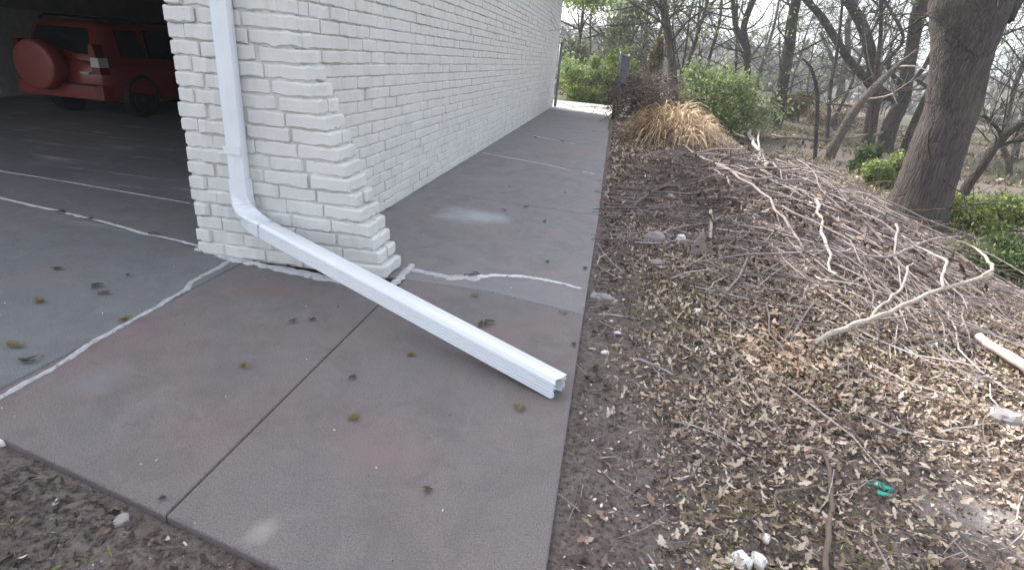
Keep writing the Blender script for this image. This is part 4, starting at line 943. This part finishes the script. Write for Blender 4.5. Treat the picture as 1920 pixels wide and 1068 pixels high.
M['olive'] = simple('olive_catkin', (.16,.12,.035), .8, .3, 60, 0); M['bitb'] = simple('brown_bit', (.075,.06,.05), .9, .3, 60, 0)
bits = [(460,686,.035,'olive','olive curled leaf tuft in the middle of the left walk slab'),(660,784,.035,'olive','yellowish leaf curl right of the long slab joint'),
 (772,665,.035,'olive','olive leaf tuft just under the downspout extension'),(893,554,.035,'olive','olive leaf tuft below the wide sealant smear'),
 (910,607,.07,'bitb','crumpled brown leaf above the downspout extension'),(975,765,.035,'olive','olive leaf curl below the mouth of the downspout'),
 (78,565,.05,'olive','olive leaf bit at the far left of the driveway'),(235,598,.04,'olive','mossy bit caught on the diagonal sealant strip'),
 (55,678,.05,'bitb','dark leaf bit left of the diagonal sealant strip, lower one'),(30,648,.05,'olive','leaf bit near the left edge above the lower dark one'),
 (198,549,.04,'bitb','dark leaf bit, right one of a pair on the driveway'),(180,537,.05,'bitb','dark leaf bit, left one of a pair on the driveway'),
 (104,504,.045,'bitb','dark leaf scrap high on the driveway'),(240,516,.03,'bitb','thin leaf scrap between the two driveway sealant lines'),
 (552,602,.04,'bitb','dark leaf bit below the pier foot'),(582,600,.03,'bitb','small ring shaped leaf curl below the pier foot'),(662,708,.03,'bitb','brown scrap left of the downspout extension'),
 (118,398,.06,'bitb','dark debris clump on the thin driveway sealant strip'),(165,411,.05,'bitb','smaller dark debris on the thin driveway sealant strip'),(285,440,.05,'bitb','dark debris on the sealant strip near the pier'),
 (540,500,.035,'bitb','dark leaf wedged at the foot of the pier behind the downspout'),
 (945,394,.04,'bitb','dark leaf dot on the grey walk, leftmost of three'),(988,388,.035,'bitb','dark leaf dot on the grey walk, middle of three'),(1020,415,.035,'bitb','dark leaf dot on the grey walk, lowest of three'),
 (1060,362,.035,'bitb','lone dark dot near the walkway outer edge'),(955,351,.03,'bitb','small dark dot beyond the pale patch of walk'),(1095,503,.035,'bitb','brown bit near the walk edge above the white sealant'),(1028,491,.03,'bitb','dark bit above the white sealant strip'),
 (1115,247,.07,'bitb','dark leaf on the far walkway near its outer edge'),(1004,258,.07,'bitb','dark leaf on the far walkway near the wall'),(1052,265,.06,'bitb','dark leaf on the far walkway middle'),
 (880,515,.04,'bitb','brown scrap stuck on the wide sealant smear'),(893,512,.03,'bitb','second smaller scrap on the wide sealant smear'),
 (1058,588,.03,'bitb','brown bit on the walk near the crack'),(1075,645,.03,'bitb','brown bit near the walk edge right of the downspout'),(955,705,.04,'bitb','dark scrap just below the downspout mouth end'),
 (805,918,.03,'bitb','tiny scrap in the front slab'),(305,935,.02,'bitb','tiny dark scrap at the end of the long joint')]
for px, py, s_, mm, lb in bits: bit('dry_leaf', px, py, s_, M[mm], lb, 6 if mm == 'olive' else 4)
# ------------------------------------------------------------------ thin air between here and the valley
hm = bpy.data.materials.new('haze_air'); hm.use_nodes = True; hn = hm.node_tree; hn.nodes.remove(hn.nodes['Principled BSDF'])
pv = hn.nodes.new('ShaderNodeVolumePrincipled'); pv.inputs['Color'].default_value = (.86, .90, .97, 1); pv.inputs['Density'].default_value = .0016; pv.inputs['Anisotropy'].default_value = .2
hn.links.new(pv.outputs[0], hn.nodes['Material Output'].inputs['Volume'])
hb = MB(); zl = float(Zg.min())-1; hb.box(-460, 460, -340, 500, zl, 26); hb.build('haze', hm, kind='stuff')
